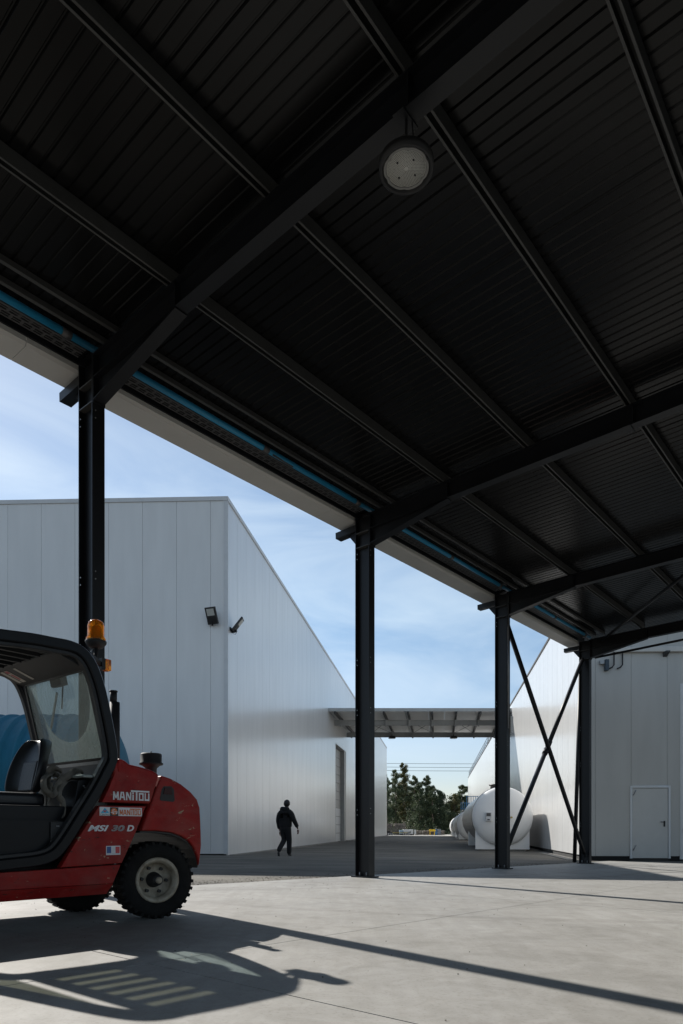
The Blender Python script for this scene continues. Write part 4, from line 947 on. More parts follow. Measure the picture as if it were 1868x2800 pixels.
# rear window in a lateral plane that leans with the pillar
wb0, wt0 = (-0.435, 1.225), (-0.582, 1.83)
wd = V((wt0[0] - wb0[0], 0, wt0[1] - wb0[1])); wl_ = wd.length; wd.normalize(); wx = fd * wd.x + UP * wd.z; wnn = wx.cross(fnn).normalized()
wO = Fl(wb0[0], 0, wb0[1])
def dirty_glass():
    m, nt, b = new_mat('dusty_window_glass'); N = nt.nodes; L = nt.links
    t = N.new('ShaderNodeTexCoord'); b.inputs['Base Color'].default_value = (0.30, 0.34, 0.32, 1); b.inputs['Roughness'].default_value = 0.5
    out = nt.nodes['Material Output']; tr_ = N.new('ShaderNodeBsdfTransparent'); tr_.inputs['Color'].default_value = (0.72, 0.80, 0.80, 1)
    gl = N.new('ShaderNodeBsdfGlossy'); gl.inputs['Roughness'].default_value = 0.04
    mx = N.new('ShaderNodeMixShader'); mx2 = N.new('ShaderNodeMixShader'); mx2.inputs[0].default_value = 0.06
    mpn = N.new('ShaderNodeMapping'); mpn.inputs['Scale'].default_value = (14, 14, 2); L.new(t.outputs['Object'], mpn.inputs['Vector'])
    n = N.new('ShaderNodeTexNoise'); n.inputs['Scale'].default_value = 2.2; n.inputs['Detail'].default_value = 8; n.inputs['Roughness'].default_value = 0.7; L.new(mpn.outputs['Vector'], n.inputs['Vector'])
    vm = N.new('ShaderNodeVectorMath'); vm.operation = 'DISTANCE'; L.new(t.outputs['Object'], vm.inputs[0])
    cen = (wO + fnn * 0.44 + wx * 0.50); vm.inputs[1].default_value = tuple(cen - GLASS_ORG)
    st = N.new('ShaderNodeMapRange'); st.inputs['From Min'].default_value = 0.355; st.inputs['From Max'].default_value = 0.365; st.inputs['To Min'].default_value = 0.30; st.inputs['To Max'].default_value = 1.0
    L.new(vm.outputs['Value'], st.inputs['Value'])
    # swept streaks
    ms = N.new('ShaderNodeMath'); ms.operation = 'MULTIPLY'; ms.inputs[1].default_value = 170; L.new(vm.outputs['Value'], ms.inputs[0])
    sn = N.new('ShaderNodeMath'); sn.operation = 'SINE'; L.new(ms.outputs[0], sn.inputs[0])
    sm = N.new('ShaderNodeMath'); sm.operation = 'MULTIPLY_ADD'; sm.inputs[1].default_value = 0.02; sm.inputs[2].default_value = 0.0; L.new(sn.outputs[0], sm.inputs[0])
    r = N.new('ShaderNodeMapRange'); r.inputs['From Min'].default_value = 0.25; r.inputs['From Max'].default_value = 0.8; r.inputs['To Min'].default_value = 0.32; r.inputs['To Max'].default_value = 0.68; L.new(n.outputs['Fac'], r.inputs['Value'])
    a = N.new('ShaderNodeMath'); a.operation = 'MULTIPLY'; L.new(r.outputs['Result'], a.inputs[0]); L.new(st.outputs['Result'], a.inputs[1])
    ad = N.new('ShaderNodeMath'); ad.operation = 'ADD'; ad.use_clamp = True; L.new(a.outputs[0], ad.inputs[0]); L.new(sm.outputs[0], ad.inputs[1])
    L.new(tr_.outputs[0], mx2.inputs[1]); L.new(gl.outputs[0], mx2.inputs[2])
    L.new(ad.outputs[0], mx.inputs[0]); L.new(mx2.outputs[0], mx.inputs[1])
    df = N.new('ShaderNodeMixShader'); df.inputs[0].default_value = 0.55; tl = N.new('ShaderNodeBsdfTranslucent'); tl.inputs['Color'].default_value = (0.34, 0.39, 0.37, 1)
    L.new(b.outputs[0], df.inputs[1]); L.new(tl.outputs[0], df.inputs[2]); L.new(df.outputs[0], mx.inputs[2]); L.new(mx.outputs[0], out.inputs['Surface'])
    return m
gq = MB().fbox((wO, wx, fnn, wnn), (0.0, wl_), (0.06, 0.93), (-0.002, 0.002))
lo_ = V([min(p[i] for p in gq.v) for i in range(3)]); hi_ = V([max(p[i] for p in gq.v) for i in range(3)])
GLASS_ORG = V(((lo_.x + hi_.x) / 2, (lo_.y + hi_.y) / 2, lo_.z))
rwin = gq.build('rear_window', dirty_glass(), truck)
M['rubber_seal'] = M['black']
for (x0, x1, y0, y1) in ((-0.02, 0.0, 0.04, 0.95), (wl_, wl_ + 0.02, 0.04, 0.95), (0, wl_, 0.93, 0.955), (0, wl_, 0.035, 0.06)):
    MB().fbox((wO, wx, fnn, wnn), (x0, x1), (y0, y1), (-0.010, 0.010)).build('window_seal', M['truck_black'], rwin)
MB().fbox((wO, wx, fnn, wnn), (-0.045, -0.021), (0.04, 0.95), (-0.012, 0.014)).build('window_rail', M['galv'], rwin)
# wiper
wpA = wO + fnn * 0.44 + wx * 0.50 - wnn * 0.02
MB().tube([wO + fnn * 0.42 + wx * (wl_ - 0.03) - wnn * 0.02, wO + fnn * 0.52 + wx * 0.40 - wnn * 0.02], 0.006, 6).build('wiper_arm', M['black'], rwin)
MB().bar(wO + fnn * 0.74 + wx * 0.27 - wnn * 0.02, wO + fnn * 0.54 + wx * 0.52 - wnn * 0.02, 0.010, 0.03).build('wiper_blade', M['black'], rwin)
MB().fbox((wO, wx, fnn, -wnn), (wl_ - 0.06, wl_ + 0.05), (0.42, 0.58), (0.0, 0.06)).build('wiper_motor', M['black'], truck, bevel=0.012)
# rear bulkhead under the window
MB().fbox((wO, wx, fnn, wnn), (-0.22, -0.046), (0.05, 0.98), (-0.01, 0.01)).build('rear_bulkhead', mat('bulkhead_grey', (0.075, 0.082, 0.09), 0.45, var=0.3, vscale=4), truck)
MB().fbox(FR, (-0.62, -0.36), (0.03, 0.50), (1.065, 1.085)).build('rear_shelf', mat('pale_ledge', (0.22, 0.25, 0.24), 0.3, var=0.3, vscale=10), truck, bevel=0.006)
MB().fbox(FR, (-0.43, -0.41), (0.06, 1.04), (0.5, 1.03)).build('lower_bulkhead', M['truck_black'], truck)
# inner cab side: lower black skirt, cover plate and console
sk = [Z(0, 1443, .08), Z(445, 1443, .08), Z(405, 1590, .08), Z(330, 1655, .08), Z(0, 1672, .08)]
sk = [(-1.9, sk[0][1])] + sk[1:4] + [(-1.9, sk[4][1])]
MB().prism(FR, sk, 0.07, 0.10).build('cab_skirt', M['truck_black'], truck)
cvp = zp([(308, 1450), (430, 1450), (395, 1560), (350, 1612), (308, 1622)], 0.065); MB().prism(FR, cvp, 0.055, 0.069).build('cover_plate', M['truck_grey'], truck, bevel=0.004)
for a, b in ((350, 1476), (361, 1476), (312, 1568)):
    L_0, H_0 = Z(a, b, 0.05); MB().tube([Fl(L_0, 0.048, H_0), Fl(L_0, 0.054, H_0)], 0.004, 6).build('screw', M['galv'], truck)
con = zp([(480, 1195), (600, 1172), (618, 1195), (560, 1300), (462, 1440), (440, 1440)], 0.09)
MB().prism(FR, con, 0.09, 0.30).build('side_console', M['truck_black'], truck, bevel=0.006)
for a, b in ((516, 1230), (524, 1240)):
    L_0, H_0 = Z(a, b, 0.08); MB().tube([Fl(L_0, 0.082, H_0), Fl(L_0, 0.09, H_0)], 0.006, 6).build('screw', M['galv'], truck)
MB().fbox(FR, (-1.85, -0.55), (0.12, 1.0), (0.50, 0.86)).build('seat_box', M['truck_black'], truck, bevel=0.01)
M['seat_mid'] = mat('seat_fabric', (0.028, 0.032, 0.040), 0.5, var=0.2, bump=0.3, bscale=220)
# seat
se = empty('seat', Fl(-1.0, 0.5, 0.8)); WL[se] = Fl(-1.0, 0.5, 0.8); se.location = WL[se] - WL[truck]; se.parent = truck
def seat_shell():
    NS = 0.50
    # side profile of back rest in (L,H): leaning slightly; viewed three quarter
    mb = MB(); rows = []
    prof_b = [(0.00, 0.00), (0.02, 0.10), (0.05, 0.22), (0.09, 0.34), (0.12, 0.41)]
    wid = [0.205, 0.235, 0.225, 0.175, 0.10]
    nseg = 14
    for (dl, dh), wv_ in zip(prof_b, wid):
        rg = []
        for k in range(nseg + 1):
            t = -1 + 2 * k / nseg; fwd = -0.075 * (abs(t) ** 2.2)     # bolsters come forward
            rg.append((dl + fwd, NS + wv_ * t, dh))
        rows.append(rg)
    L0, H0 = -0.80, 0.955
    fr_pts = [[Fl(L0 + a, n_, H0 + h) for a, n_, h in rg] for rg in rows]
    bk_pts = [[Fl(L0 + a + 0.085 * (1 - 0.5 * abs(-1 + 2 * k / nseg) ** 2), n_, H0 + h) for k, (a, n_, h) in enumerate(rg)] for rg in rows]
    vs = [p for rg in fr_pts for p in rg] + [p for rg in bk_pts for p in rg]; m_ = nseg + 1; T = len(rows) * m_
    fs = []
    for r in range(len(rows) - 1):
        for k in range(nseg):
            i = r * m_ + k; fs.append((i, i + 1, i + m_ + 1, i + m_)); fs.append((T + i, T + i + m_, T + i + m_ + 1, T + i + 1))
        fs.append((r * m_, (r + 1) * m_, T + (r + 1) * m_, T + r * m_)); fs.append((r * m_ + nseg, T + r * m_ + nseg, T + (r + 1) * m_ + nseg, (r + 1) * m_ + nseg))
    for k in range(nseg):
        fs.append((k, T + k, T + k + 1, k + 1)); i = (len(rows) - 1) * m_ + k; fs.append((i, i + 1, T + i + 1, T + i))
    mb.add(vs, fs, True); o = mb.build('backrest', M['seat'], se)
    md = o.modifiers.new('s', 'SUBSURF'); md.levels = 2; md.render_levels = 2
    cpad = MB().prism(FR, [(L0 - 0.012, H0 + 0.02), (L0 + 0.006, H0 + 0.12), (L0 + 0.034, H0 + 0.24), (L0 + 0.08, H0 + 0.24), (L0 + 0.05, H0 + 0.02)], NS - 0.105, NS + 0.105).build('centre_pad', M['seat_mid'], se, bevel=0.012, seg=3)
    MB().fbox(FR, (L0 - 0.48, L0 + 0.03), (NS - 0.24, NS + 0.24), (H0 - 0.105, H0 + 0.0)).build('cushion', M['seat'], se, bevel=0.035, seg=4)
seat_shell()
# exhaust
p = Z(703, 900, 0.62)
exL = p[0]; eH0 = 1.1
ex = MB().tube([Fl(exL, 0.62, eH0), Fl(exL, 0.62, Z(703, 718, .62)[1])], 0.042, 20).build('exhaust_stack', M['black'], truck)
MB().tube([Fl(exL - 0.012, 0.62, Z(703, 730, .62)[1]), Fl(exL - 0.012, 0.62, Z(695, 650, .62)[1])], 0.029, 18).build('exhaust_pipe', M['black'], ex)
MB().tube([Fl(exL - 0.012, 0.62, Z(695, 655, .62)[1]), Fl(exL - 0.012, 0.62, Z(695, 647, .62)[1])], 0.034, 18).build('exhaust_rim', M['black'], ex)
# air intake mushroom
aL, aH = Z(926, 1100, 0.42); aO = Fl(aL, 0.42, aH)
ai = MB().lathe(aO, UP, [(0.045, -0.10), (0.048, -0.03), (0.07, -0.01), (0.098, 0.0), (0.098, 0.012), (0.088, 0.02), (0.088, 0.085), (0.082, 0.093), (0.0, 0.094)], 32).build('air_intake', M['black'], truck)
MB().tube([aO + UP * 0.09, aO + UP * 0.112], 0.008, 8).build('wing_nut', M['galv'], ai)
# beacon on its stalk
bL, bH = Z(588, 345, 0.35); bO = Fl(bL, 0.35, bH)
be = MB().lathe(bO, UP, [(0.03, -0.055), (0.055, -0.045), (0.078, -0.015), (0.080, 0.0), (0.07, 0.008)], 28).build('beacon_base', M['black'], truck)
dome = MB().lathe(bO, UP, [(0.073, 0.008), (0.074, 0.018), (0.062, 0.04), (0.062, 0.12), (0.055, 0.145), (0.036, 0.16), (0.0, 0.166)], 28, closed_ends=False).build('beacon_dome', M['orange'], be)
MB().lathe(bO, UP, [(0.03, 0.01), (0.032, 0.10), (0.02, 0.12), (0.0, 0.122)], 14).build('reflector', M['bulb'], be)
MB().tube([bO - UP * 0.05, bO - UP * 0.14 - fd * 0.005, bO - UP * 0.19 - fd * 0.05 - fnn * 0.1, Fl(-0.62, 0.10, 1.90)], 0.016, 8).build('beacon_stalk', M['black'], truck)
MB().tube([bO - UP * 0.05 - fd * 0.02, bO - UP * 0.10 - fd * 0.05, bO - UP * 0.17 - fd * 0.02], 0.004, 6).build('beacon_wire', M['galv'], truck)
iL, iH = Z(634, 490, 0.20)
io = MB().fbox((Fl(iL, 0.20, iH), fd, fnn, UP), (-0.03, 0.0), (-0.03, 0.03), (-0.04, 0.045)).build('indicator_mount', M['black'], truck)
MB().fbox((Fl(iL, 0.20, iH), fd, fnn, UP), (0.001, 0.05), (-0.03, 0.03), (-0.04, 0.045)).build('indicator_lens', M['orange'], io, bevel=0.006)
MB().bar(Fl(-0.56, 0.05, iH + 0.02), Fl(iL - 0.02, 0.20, iH), 0.02, 0.03).build('indicator_arm', M['black'], truck)

# wheels
def wheel(center, axis, Rr, wdt, name='wheel', lugs=32, flip=1):
    """axis points out of the truck"""
    axis = axis.normalized(); base = center - UP * Rr
    W = empty(name, center); W.location = center - WL[truck]; W.parent = truck; WL[W] = center.copy()
    h = wdt / 2; rim = Rr * 0.57
    pf = [(rim, h * 0.80), (rim + 0.012, h * 0.92), (Rr * 0.74, h), (Rr * 0.88, h * 0.97), (Rr * 0.955, h * 0.82), (Rr * 0.965, 0), (Rr * 0.955, -h * 0.82), (Rr * 0.88, -h * 0.97), (Rr * 0.74, -h), (rim, -h * 0.8)]
    t = MB().lathe(center, axis, pf, 64, closed_ends=False)
    a = axis.orthogonal().normalized(); b = axis.cross(a)
    for k in range(lugs):
        for sd in (1, -1):
            th = 2 * math.pi * (k + (0.25 if sd > 0 else -0.25)) / lugs; rad = a * math.cos(th) + b * math.sin(th); tan = axis.cross(rad)
            w_ = 2 * math.pi * Rr / lugs * 0.30
            fr2 = (center, rad, tan, axis * sd)
            t.fbox(fr2, (Rr * 0.945, Rr * 0.988), (-w_ * 0.6, w_ * 0.85), (h * 0.05, h * 0.93))
            t.fbox(fr2, (Rr * 0.90, Rr * 0.985), (-w_ * 0.5, w_ * 0.75), (h * 0.88, h * 0.975))
    t.build('tyre', M['tyre'], W, weld=False)
    # stepped rim with deep dish
    rp_ = [(rim + 0.002, h * 0.60), (rim + 0.004, h * 0.90), (rim - 0.010, h * 0.93), (rim - 0.026, h * 0.88), (rim - 0.030, h * 0.70), (rim - 0.038, h * 0.66), (rim * 0.80, h * 0.30), (rim * 0.78, h * 0.12), (rim * 0.36, h * 0.12), (rim * 0.34, h * 0.10), (0.0, h * 0.10)]
    ri = MB().lathe(center, axis, rp_, 56, closed_ends=False).build('rim', M['rim'], W)
    for k in range(6):
        th = 2 * math.pi * k / 6 + 0.3; q = center + (a * math.cos(th) + b * math.sin(th)) * rim * 0.58 + axis * (h * 0.12)
        MB().tube([q, q + axis * 0.022], 0.014, 6, smooth=False).build('wheel_nut', M['black'], W)
    q = center + axis * h * 0.10
    MB().lathe(q, axis, [(rim * 0.36, 0.0), (rim * 0.34, 0.02), (rim * 0.27, 0.03), (rim * 0.25, 0.085), (rim * 0.18, 0.10), (0, 0.10)], 24).build('hub', M['black'], W)
    MB().lathe(q + axis * 0.10, axis, [(rim * 0.15, 0.0), (rim * 0.14, 0.015), (0, 0.018)], 16).build('hub_cap', M['rim'], W)
    th = 1.9; vq = center + (a * math.cos(th) + b * math.sin(th)) * rim * 0.86 + axis * h * 0.3
    return W
RR = 0.305
def steer(deg): 
    return Matrix.Rotation(R(deg), 3, 'Z') @ (-fnn)
ax1 = steer(-12)
c1 = Fl(0.03, 0.125, RR - 0.004)
wheel(c1, ax1, RR, 0.215)
ax2 = -(Matrix.Rotation(R(-12), 3, 'Z') @ (-fnn))
c2_ = Fl(-0.12, 0.99, RR - 0.004); wheel(c2_, ax2, RR, 0.215)
MB().tube([Fl(0.0, 0.25, RR), Fl(0.0, 0.88, RR)], 0.05, 12).build('rear_axle', M['truck_black'], truck)
for N0, sg in ((0.0, 1), (1.1, -1)):
    c = Fl(-2.15, N0 + 0.10 * sg, 0.366); wheel(c, -fnn * sg, 0.37, 0.28, lugs=30)
# mast and forks, left of the frame
mst = MB()
for n_ in (0.30, 0.78): mst.fbox(FR, (-2.62, -2.50), (n_, n_ + 0.05), (0.08, 2.25))
for h_ in (0.4, 1.3, 2.2): mst.fbox(FR, (-2.60, -2.54), (0.35, 0.78), (h_, h_ + 0.08))
mst.build('mast', M['truck_black'], truck)
cg = MB(); cg.fbox(FR, (-2.70, -2.63), (0.10, 1.0), (0.18, 0.30)); cg.fbox(FR, (-2.70, -2.63), (0.10, 1.0), (0.50, 0.60)); cg.build('fork_carriage', M['truck_black'], truck)
for n_ in (0.22, 0.80):
    MB().prism(FR, [(-2.71, 0.62), (-2.75, 0.62), (-2.76, 0.09), (-3.7, 0.05), (-3.7, 0.04), (-2.71, 0.04)], n_, n_ + 0.10).build('fork', M['truck_grey'], truck)
MB().fbox(FR, (-2.45, -1.98), (0.12, 0.98), (0.35, 0.95)).build('front_cowl', M['truck_black'], truck, bevel=0.02)

# ---- decals on the near side
DEC = MB()
M['dec_white'] = mat('decal_white', (0.62, 0.64, 0.66), 0.45, var=0.12, vscale=30)
M['dec_orange'] = mat('decal_orange', (0.55, 0.13, 0.02), 0.45); M['dec_blue'] = mat('decal_blue', (0.02, 0.08, 0.25), 0.45)
M['dec_cyan'] = mat('decal_light_blue', (0.05, 0.38, 0.60), 0.45); M['dec_dark'] = mat('decal_dark', (0.015, 0.02, 0.02), 0.45); M['dec_red'] = mat('decal_red', (0.50, 0.05, 0.06), 0.45)
def letters(text, x0, y0, x1, y1, nplane, name, material, parent, shear=0.0, offset=0.02, spacing=1.0, outline=False):
    """flat lettering fitted between two photo points on the side skin"""
    cu = bpy.data.curves.new(name, 'FONT'); cu.body = text; cu.offset = offset; cu.shear = shear; cu.space_character = spacing; cu.resolution_u = 4
    if outline: cu.fill_mode = 'NONE'; cu.bevel_depth = 0.045; cu.bevel_resolution = 0
    ob = bpy.data.objects.new(name, cu); col.objects.link(ob)
    dg = bpy.context.evaluated_depsgraph_get(); me = bpy.data.meshes.new_from_object(ob.evaluated_get(dg)); bpy.data.objects.remove(ob); bpy.data.curves.remove(cu)
    xs = [q.co.x for q in me.vertices]; ys = [q.co.y for q in me.vertices]; a, b, c, d = min(xs), max(xs), min(ys), max(ys)
    L0, H0 = Z(x0, y0, nplane); L1, H1 = Z(x1, y1, nplane)
    O = Fl(L0, nplane, H0)
    for q in me.vertices:
        X = (q.co.x - a) / (b - a) * (L1 - L0); Y = (q.co.y - c) / (d - c) * (H1 - H0)
        q.co = fd * X + UP * Y - fnn * (0.0008 if outline else 0.0)
        if outline: pass
    me.materials.clear(); me.materials.append(material)
    return place(name, me, O, parent=parent)
bonnet = [c for c in truck.children if c.name.startswith('engine_bonnet')][0]
sidep = [c for c in truck.children if c.name.startswith('side_panel')][0]
def dq(x0, y0, x1, y1, nplane, m_, name='decal', parent=None, th=0.0012):
    a = Z(x0, y0, nplane); b = Z(x1, y1, nplane)
    return MB().prism(FR, [(a[0], a[1]), (b[0], a[1]), (b[0], b[1]), (a[0], b[1])], nplane, nplane - th).build(name, m_, parent or truck)
NB = -0.0135
def logo(x0, y0, x1, y1, nplane, m_, parent, gap):
    """the MANITOU word mark: heavy capitals, the bar of the T runs over I, T, O and U"""
    a = Z(x0, y1, nplane); b = Z(x1, y0, nplane); Wd = b[0] - a[0]; Hh = b[1] - a[1]
    def P(pts): 
        return [(a[0] + x * Wd, a[1] + y * Hh) for x, y in pts]
    mb = MB(); n0, n1 = nplane, nplane - 0.0012; hh = 0.80
    def quad(pts): mb.prism(FR, P(pts), n0, n1)
    s = 0.035
    # M
    quad([(0.0, 0), (s, 0), (s + .005, hh), (0.0, hh)]); quad([(0.115, 0), (0.115 + s, 0), (0.115 + s, hh), (0.115, hh)])
    quad([(0.0, hh), (0.04, hh), (0.092, 0.15), (0.06, 0.15)]); quad([(0.11, hh), (0.15, hh), (0.092, 0.15), (0.06, 0.15)])
    # A
    quad([(0.165, 0), (0.20, 0), (0.245, hh), (0.205, hh)]); quad([(0.29, 0), (0.325, 0), (0.285, hh), (0.245, hh)]); quad([(0.20, 0.2), (0.29, 0.2), (0.285, 0.36), (0.205, 0.36)])
    # N
    quad([(0.345, 0), (0.38, 0), (0.38, hh), (0.345, hh)]); quad([(0.455, 0), (0.49, 0), (0.49, hh), (0.455, hh)]); quad([(0.345, hh), (0.39, hh), (0.49, 0.0), (0.45, 0.0)])
    # i
    quad([(0.52, 0), (0.56, 0), (0.56, 0.58), (0.52, 0.58)]); quad([(0.52, 0.64), (0.56, 0.64), (0.56, 0.80), (0.52, 0.80)])
    # T with long bar
    quad([(0.48, 0.84), (1.0, 0.84), (1.0, 1.0), (0.48, 1.0)]); quad([(0.615, 0), (0.66, 0), (0.66, 0.838), (0.615, 0.838)])
    # O
    quad([(0.70, 0), (0.735, 0), (0.735, 0.76), (0.70, 0.76)]); quad([(0.80, 0), (0.835, 0), (0.835, 0.76), (0.80, 0.76)]); quad([(0.735, 0), (0.80, 0), (0.80, 0.14), (0.735, 0.14)]); quad([(0.735, 0.62), (0.80, 0.62), (0.80, 0.76), (0.735, 0.76)])
    # U
    quad([(0.865, 0), (0.90, 0), (0.90, 0.76), (0.865, 0.76)]); quad([(0.965, 0), (1.0, 0), (1.0, 0.76), (0.965, 0.76)]); quad([(0.90, 0), (0.965, 0), (0.965, 0.16), (0.90, 0.16)])
    return mb.build('lettering', m_, parent, weld=False)
logo(693, 1262, 915, 1314, NB, M['dec_white'], bonnet, 0)
pl = dq(610, 1358, 869, 1416, -0.0005, M['dec_white'], 'decal', sidep)
dq(674, 1361, 725, 1414, -0.0019, M['dec_dark'], 'decal', sidep)
cL, cH = Z(699, 1387, -0.003); rr0 = 0.026
MB().prism(FR, [(cL + rr0 * 1.0 * math.cos(t), cH + rr0 * math.sin(t)) for t in [2 * math.pi * k / 24 for k in range(24)]], -0.0032, -0.0042).build('decal', M['dec_orange'], sidep)
tk = MB()
for (x0, y0, x1, y1) in ((678, 1390, 690, 1394), (690, 1374, 694, 1396), (694, 1374, 704, 1377), (696, 1384, 720, 1388), (716, 1384, 720, 1396), (690, 1394, 720, 1397)):
    a_, b_ = Z(x0, y0, -0.004), Z(x1, y1, -0.004); tk.prism(FR, [(a_[0], a_[1]), (b_[0], a_[1]), (b_[0], b_[1]), (a_[0], b_[1])], -0.0043, -0.0049)
for cx_ in (694, 714):
    q = Z(cx_, 1397, -0.004); tk.prism(FR, [(q[0] + 0.0065 * math.cos(t), q[1] + 0.0065 * math.sin(t)) for t in [2 * math.pi * k / 10 for k in range(10)]], -0.0050, -0.0056)
tk.build('decal', M['dec_white'], sidep, weld=False)
tr3 = MB(); tr3.prism(FR, zp([(616, 1396), (670, 1396), (643, 1364)], -0.002), -0.0019, -0.0026); tr3.build('decal', M['dec_cyan'], sidep)
MB().prism(FR, zp([(630, 1380), (656, 1380), (643, 1393)], -0.003), -0.0028, -0.0034).build('decal', M['dec_red'], sidep)
letters('CENTRO', 615, 1411, 671, 1401, -0.0022, 'lettering', M['dec_dark'], sidep, offset=0.01)
logo(733, 1370, 862, 1408, -0.002, M['dec_orange'], sidep, 0)
letters('MSI', 537, 1508, 668, 1470, -0.0015, 'lettering', M['dec_white'], sidep, shear=0.35, offset=0.035)
letters('30', 680, 1508, 765, 1470, -0.0015, 'lettering', M['dec_white'], sidep, shear=0.25, offset=0.0, outline=True)
letters('D', 777, 1508, 822, 1470, -0.0015, 'lettering', M['dec_white'], sidep, shear=0.25, offset=0.04)
dq(650, 1598, 737, 1651, -0.0005, M['dec_white'], 'decal', sidep)
dq(655, 1602, 681, 1641, -0.0019, M['dec_blue'], 'decal', sidep); dq(708, 1602, 733, 1641, -0.0019, M['dec_red'], 'decal', sidep)
letters('MADE IN FRANCE', 655, 1649, 733, 1643, -0.0019, 'lettering', M['dec_blue'], sidep, offset=0.0)

# grey webbing strap bundled by the seat
M['webbing'] = mat('grey_webbing', (0.15, 0.14, 0.12), 0.9, var=0.45, vscale=14, bump=0.5, bscale=200)
def ribbon(mb, pts, wd_, twist=0.0):
    P = [V(p) for p in pts]; n = len(P); vs = []
    for i, p in enumerate(P):
        t = (P[min(i + 1, n - 1)] - P[max(i - 1, 0)]).normalized()
        sd = (Matrix.Rotation(twist * i / n, 3, t) @ (fnn * 0.55 + fd * 0.8).cross(t)).normalized()
        nn2 = sd.cross(t) * 0.002
        vs += [p - sd * wd_ / 2 - nn2, p + sd * wd_ / 2 - nn2, p + sd * wd_ / 2 + nn2, p - sd * wd_ / 2 + nn2]
    fs = [(i * 4 + k, i * 4 + (k + 1) % 4, i * 4 + 4 + (k + 1) % 4, i * 4 + 4 + k) for i in range(n - 1) for k in range(4)] + [(0, 3, 2, 1), (4 * n - 4, 4 * n - 3, 4 * n - 2, 4 * n - 1)]
    mb.add(vs, fs, True)
def zl(pts, n=6):
    sm_ = []
    P3 = [Fl(*(lambda q: (q[0], N_, q[1]))(Z(a, b, N_))) for a, b, N_ in pts]
    for i in range(len(P3) - 1):
        p0, p1, p2, p3 = P3[max(i - 1, 0)], P3[i], P3[i + 1], P3[min(i + 2, len(P3) - 1)]
        for k in range(n):
            t = k / n; sm_.append(0.5 * ((2 * p1) + (-p0 + p2) * t + (2 * p0 - 5 * p1 + 4 * p2 - p3) * t * t + (-p0 + 3 * p1 - 3 * p2 + p3) * t ** 3))
    sm_.append(P3[-1]); return sm_
sb = MB()
ribbon(sb, zl([(290, 1150, .30), (330, 1120, .26), (380, 1150, .22), (350, 1185, .20), (300, 1160, .24)]), 0.045, 2.0)
ribbon(sb, zl([(300, 1155, .22), (268, 1190, .18), (275, 1250, .16), (320, 1285, .16), (350, 1240, .18), (385, 1190, .18), (430, 1160, .18), (460, 1140, .20), (500, 1150, .22), (470, 1180, .22), (400, 1210, .20)]), 0.050, 1.0)
ribbon(sb, zl([(400, 1200, .18), (370, 1240, .16), (360, 1290, .15), (385, 1330, .14), (385, 1400, .13), (360, 1408, .13), (290, 1385, .14), (220, 1395, .16)]), 0.048, 0.5)
ribbon(sb, zl([(310, 1210, .22), (300, 1270, .2), (290, 1330, .2), (275, 1390, .18)]), 0.045, 1.2)
ribbon(sb, zl([(330, 1125, .3), (300, 1200, .26), (340, 1240, .26), (370, 1180, .26), (320, 1150, .3)]), 0.05, 3)
o = sb.build('webbing_strap', M['webbing'], weld=False); tag(o, 'crumpled grey webbing strap heaped beside the forklift seat', 'strap')

# ------------------------------------------------------------------ walking person
def skin_obj(name, verts, edges, radii, material, parent, sub=2, root=0):
    me = bpy.data.meshes.new(name); c = V(verts[0]); c = V((c.x, c.y, min(p[2] for p in verts)))
    me.from_pydata([tuple(V(p) - c) for p in verts], edges, []); o = bpy.data.objects.new(name, me); col.objects.link(o)
    sm_ = o.modifiers.new('skin', 'SKIN'); sm_.use_smooth_shade = True
    if not me.skin_vertices: raise RuntimeError('no skin layer')
    for i, r in enumerate(radii):
        me.skin_vertices[0].data[i].radius = r if isinstance(r, tuple) else (r, r)
        me.skin_vertices[0].data[i].use_root = (i == root)
    sd = o.modifiers.new('sub', 'SUBSURF'); sd.levels = sub; sd.render_levels = sub
    dg = bpy.context.evaluated_depsgraph_get(); m2 = bpy.data.meshes.new_from_object(o.evaluated_get(dg)); bpy.data.objects.remove(o)
    m2.materials.clear(); m2.materials.append(material)
    for p in m2.polygons: p.use_smooth = True
    return place(name, m2, c, parent=parent)
pr = ray(781, 2338.6)[0]; pyd = 21.9; pO = V((pr * pyd, pyd, 0)); pO.z = ground(pO.x, pO.y) - 0.02
person = empty('person', pO, 'person walking away along the alley wall in black hoodie and black trousers', 'person')
pf_ = (v * 0.96 + nv * 0.28).normalized(); ps_ = pf_.cross(UP).normalized()      # forward, right
def B(r, f, h): return tuple(pO + ps_ * r + pf_ * f + UP * h * 1.0)
M['cloth'] = mat('black_cotton', (0.010, 0.010, 0.011), 0.95, var=0.3, vscale=12, bump=0.3, bscale=25)
M['skinm'] = mat('skin', (0.22, 0.13, 0.10), 0.55, var=0.1); M['hair'] = mat('dark_hair', (0.012, 0.010, 0.010), 0.7, bump=0.6, bscale=120)
M['shoe'] = mat('dark_shoe', (0.02, 0.019, 0.02), 0.6)
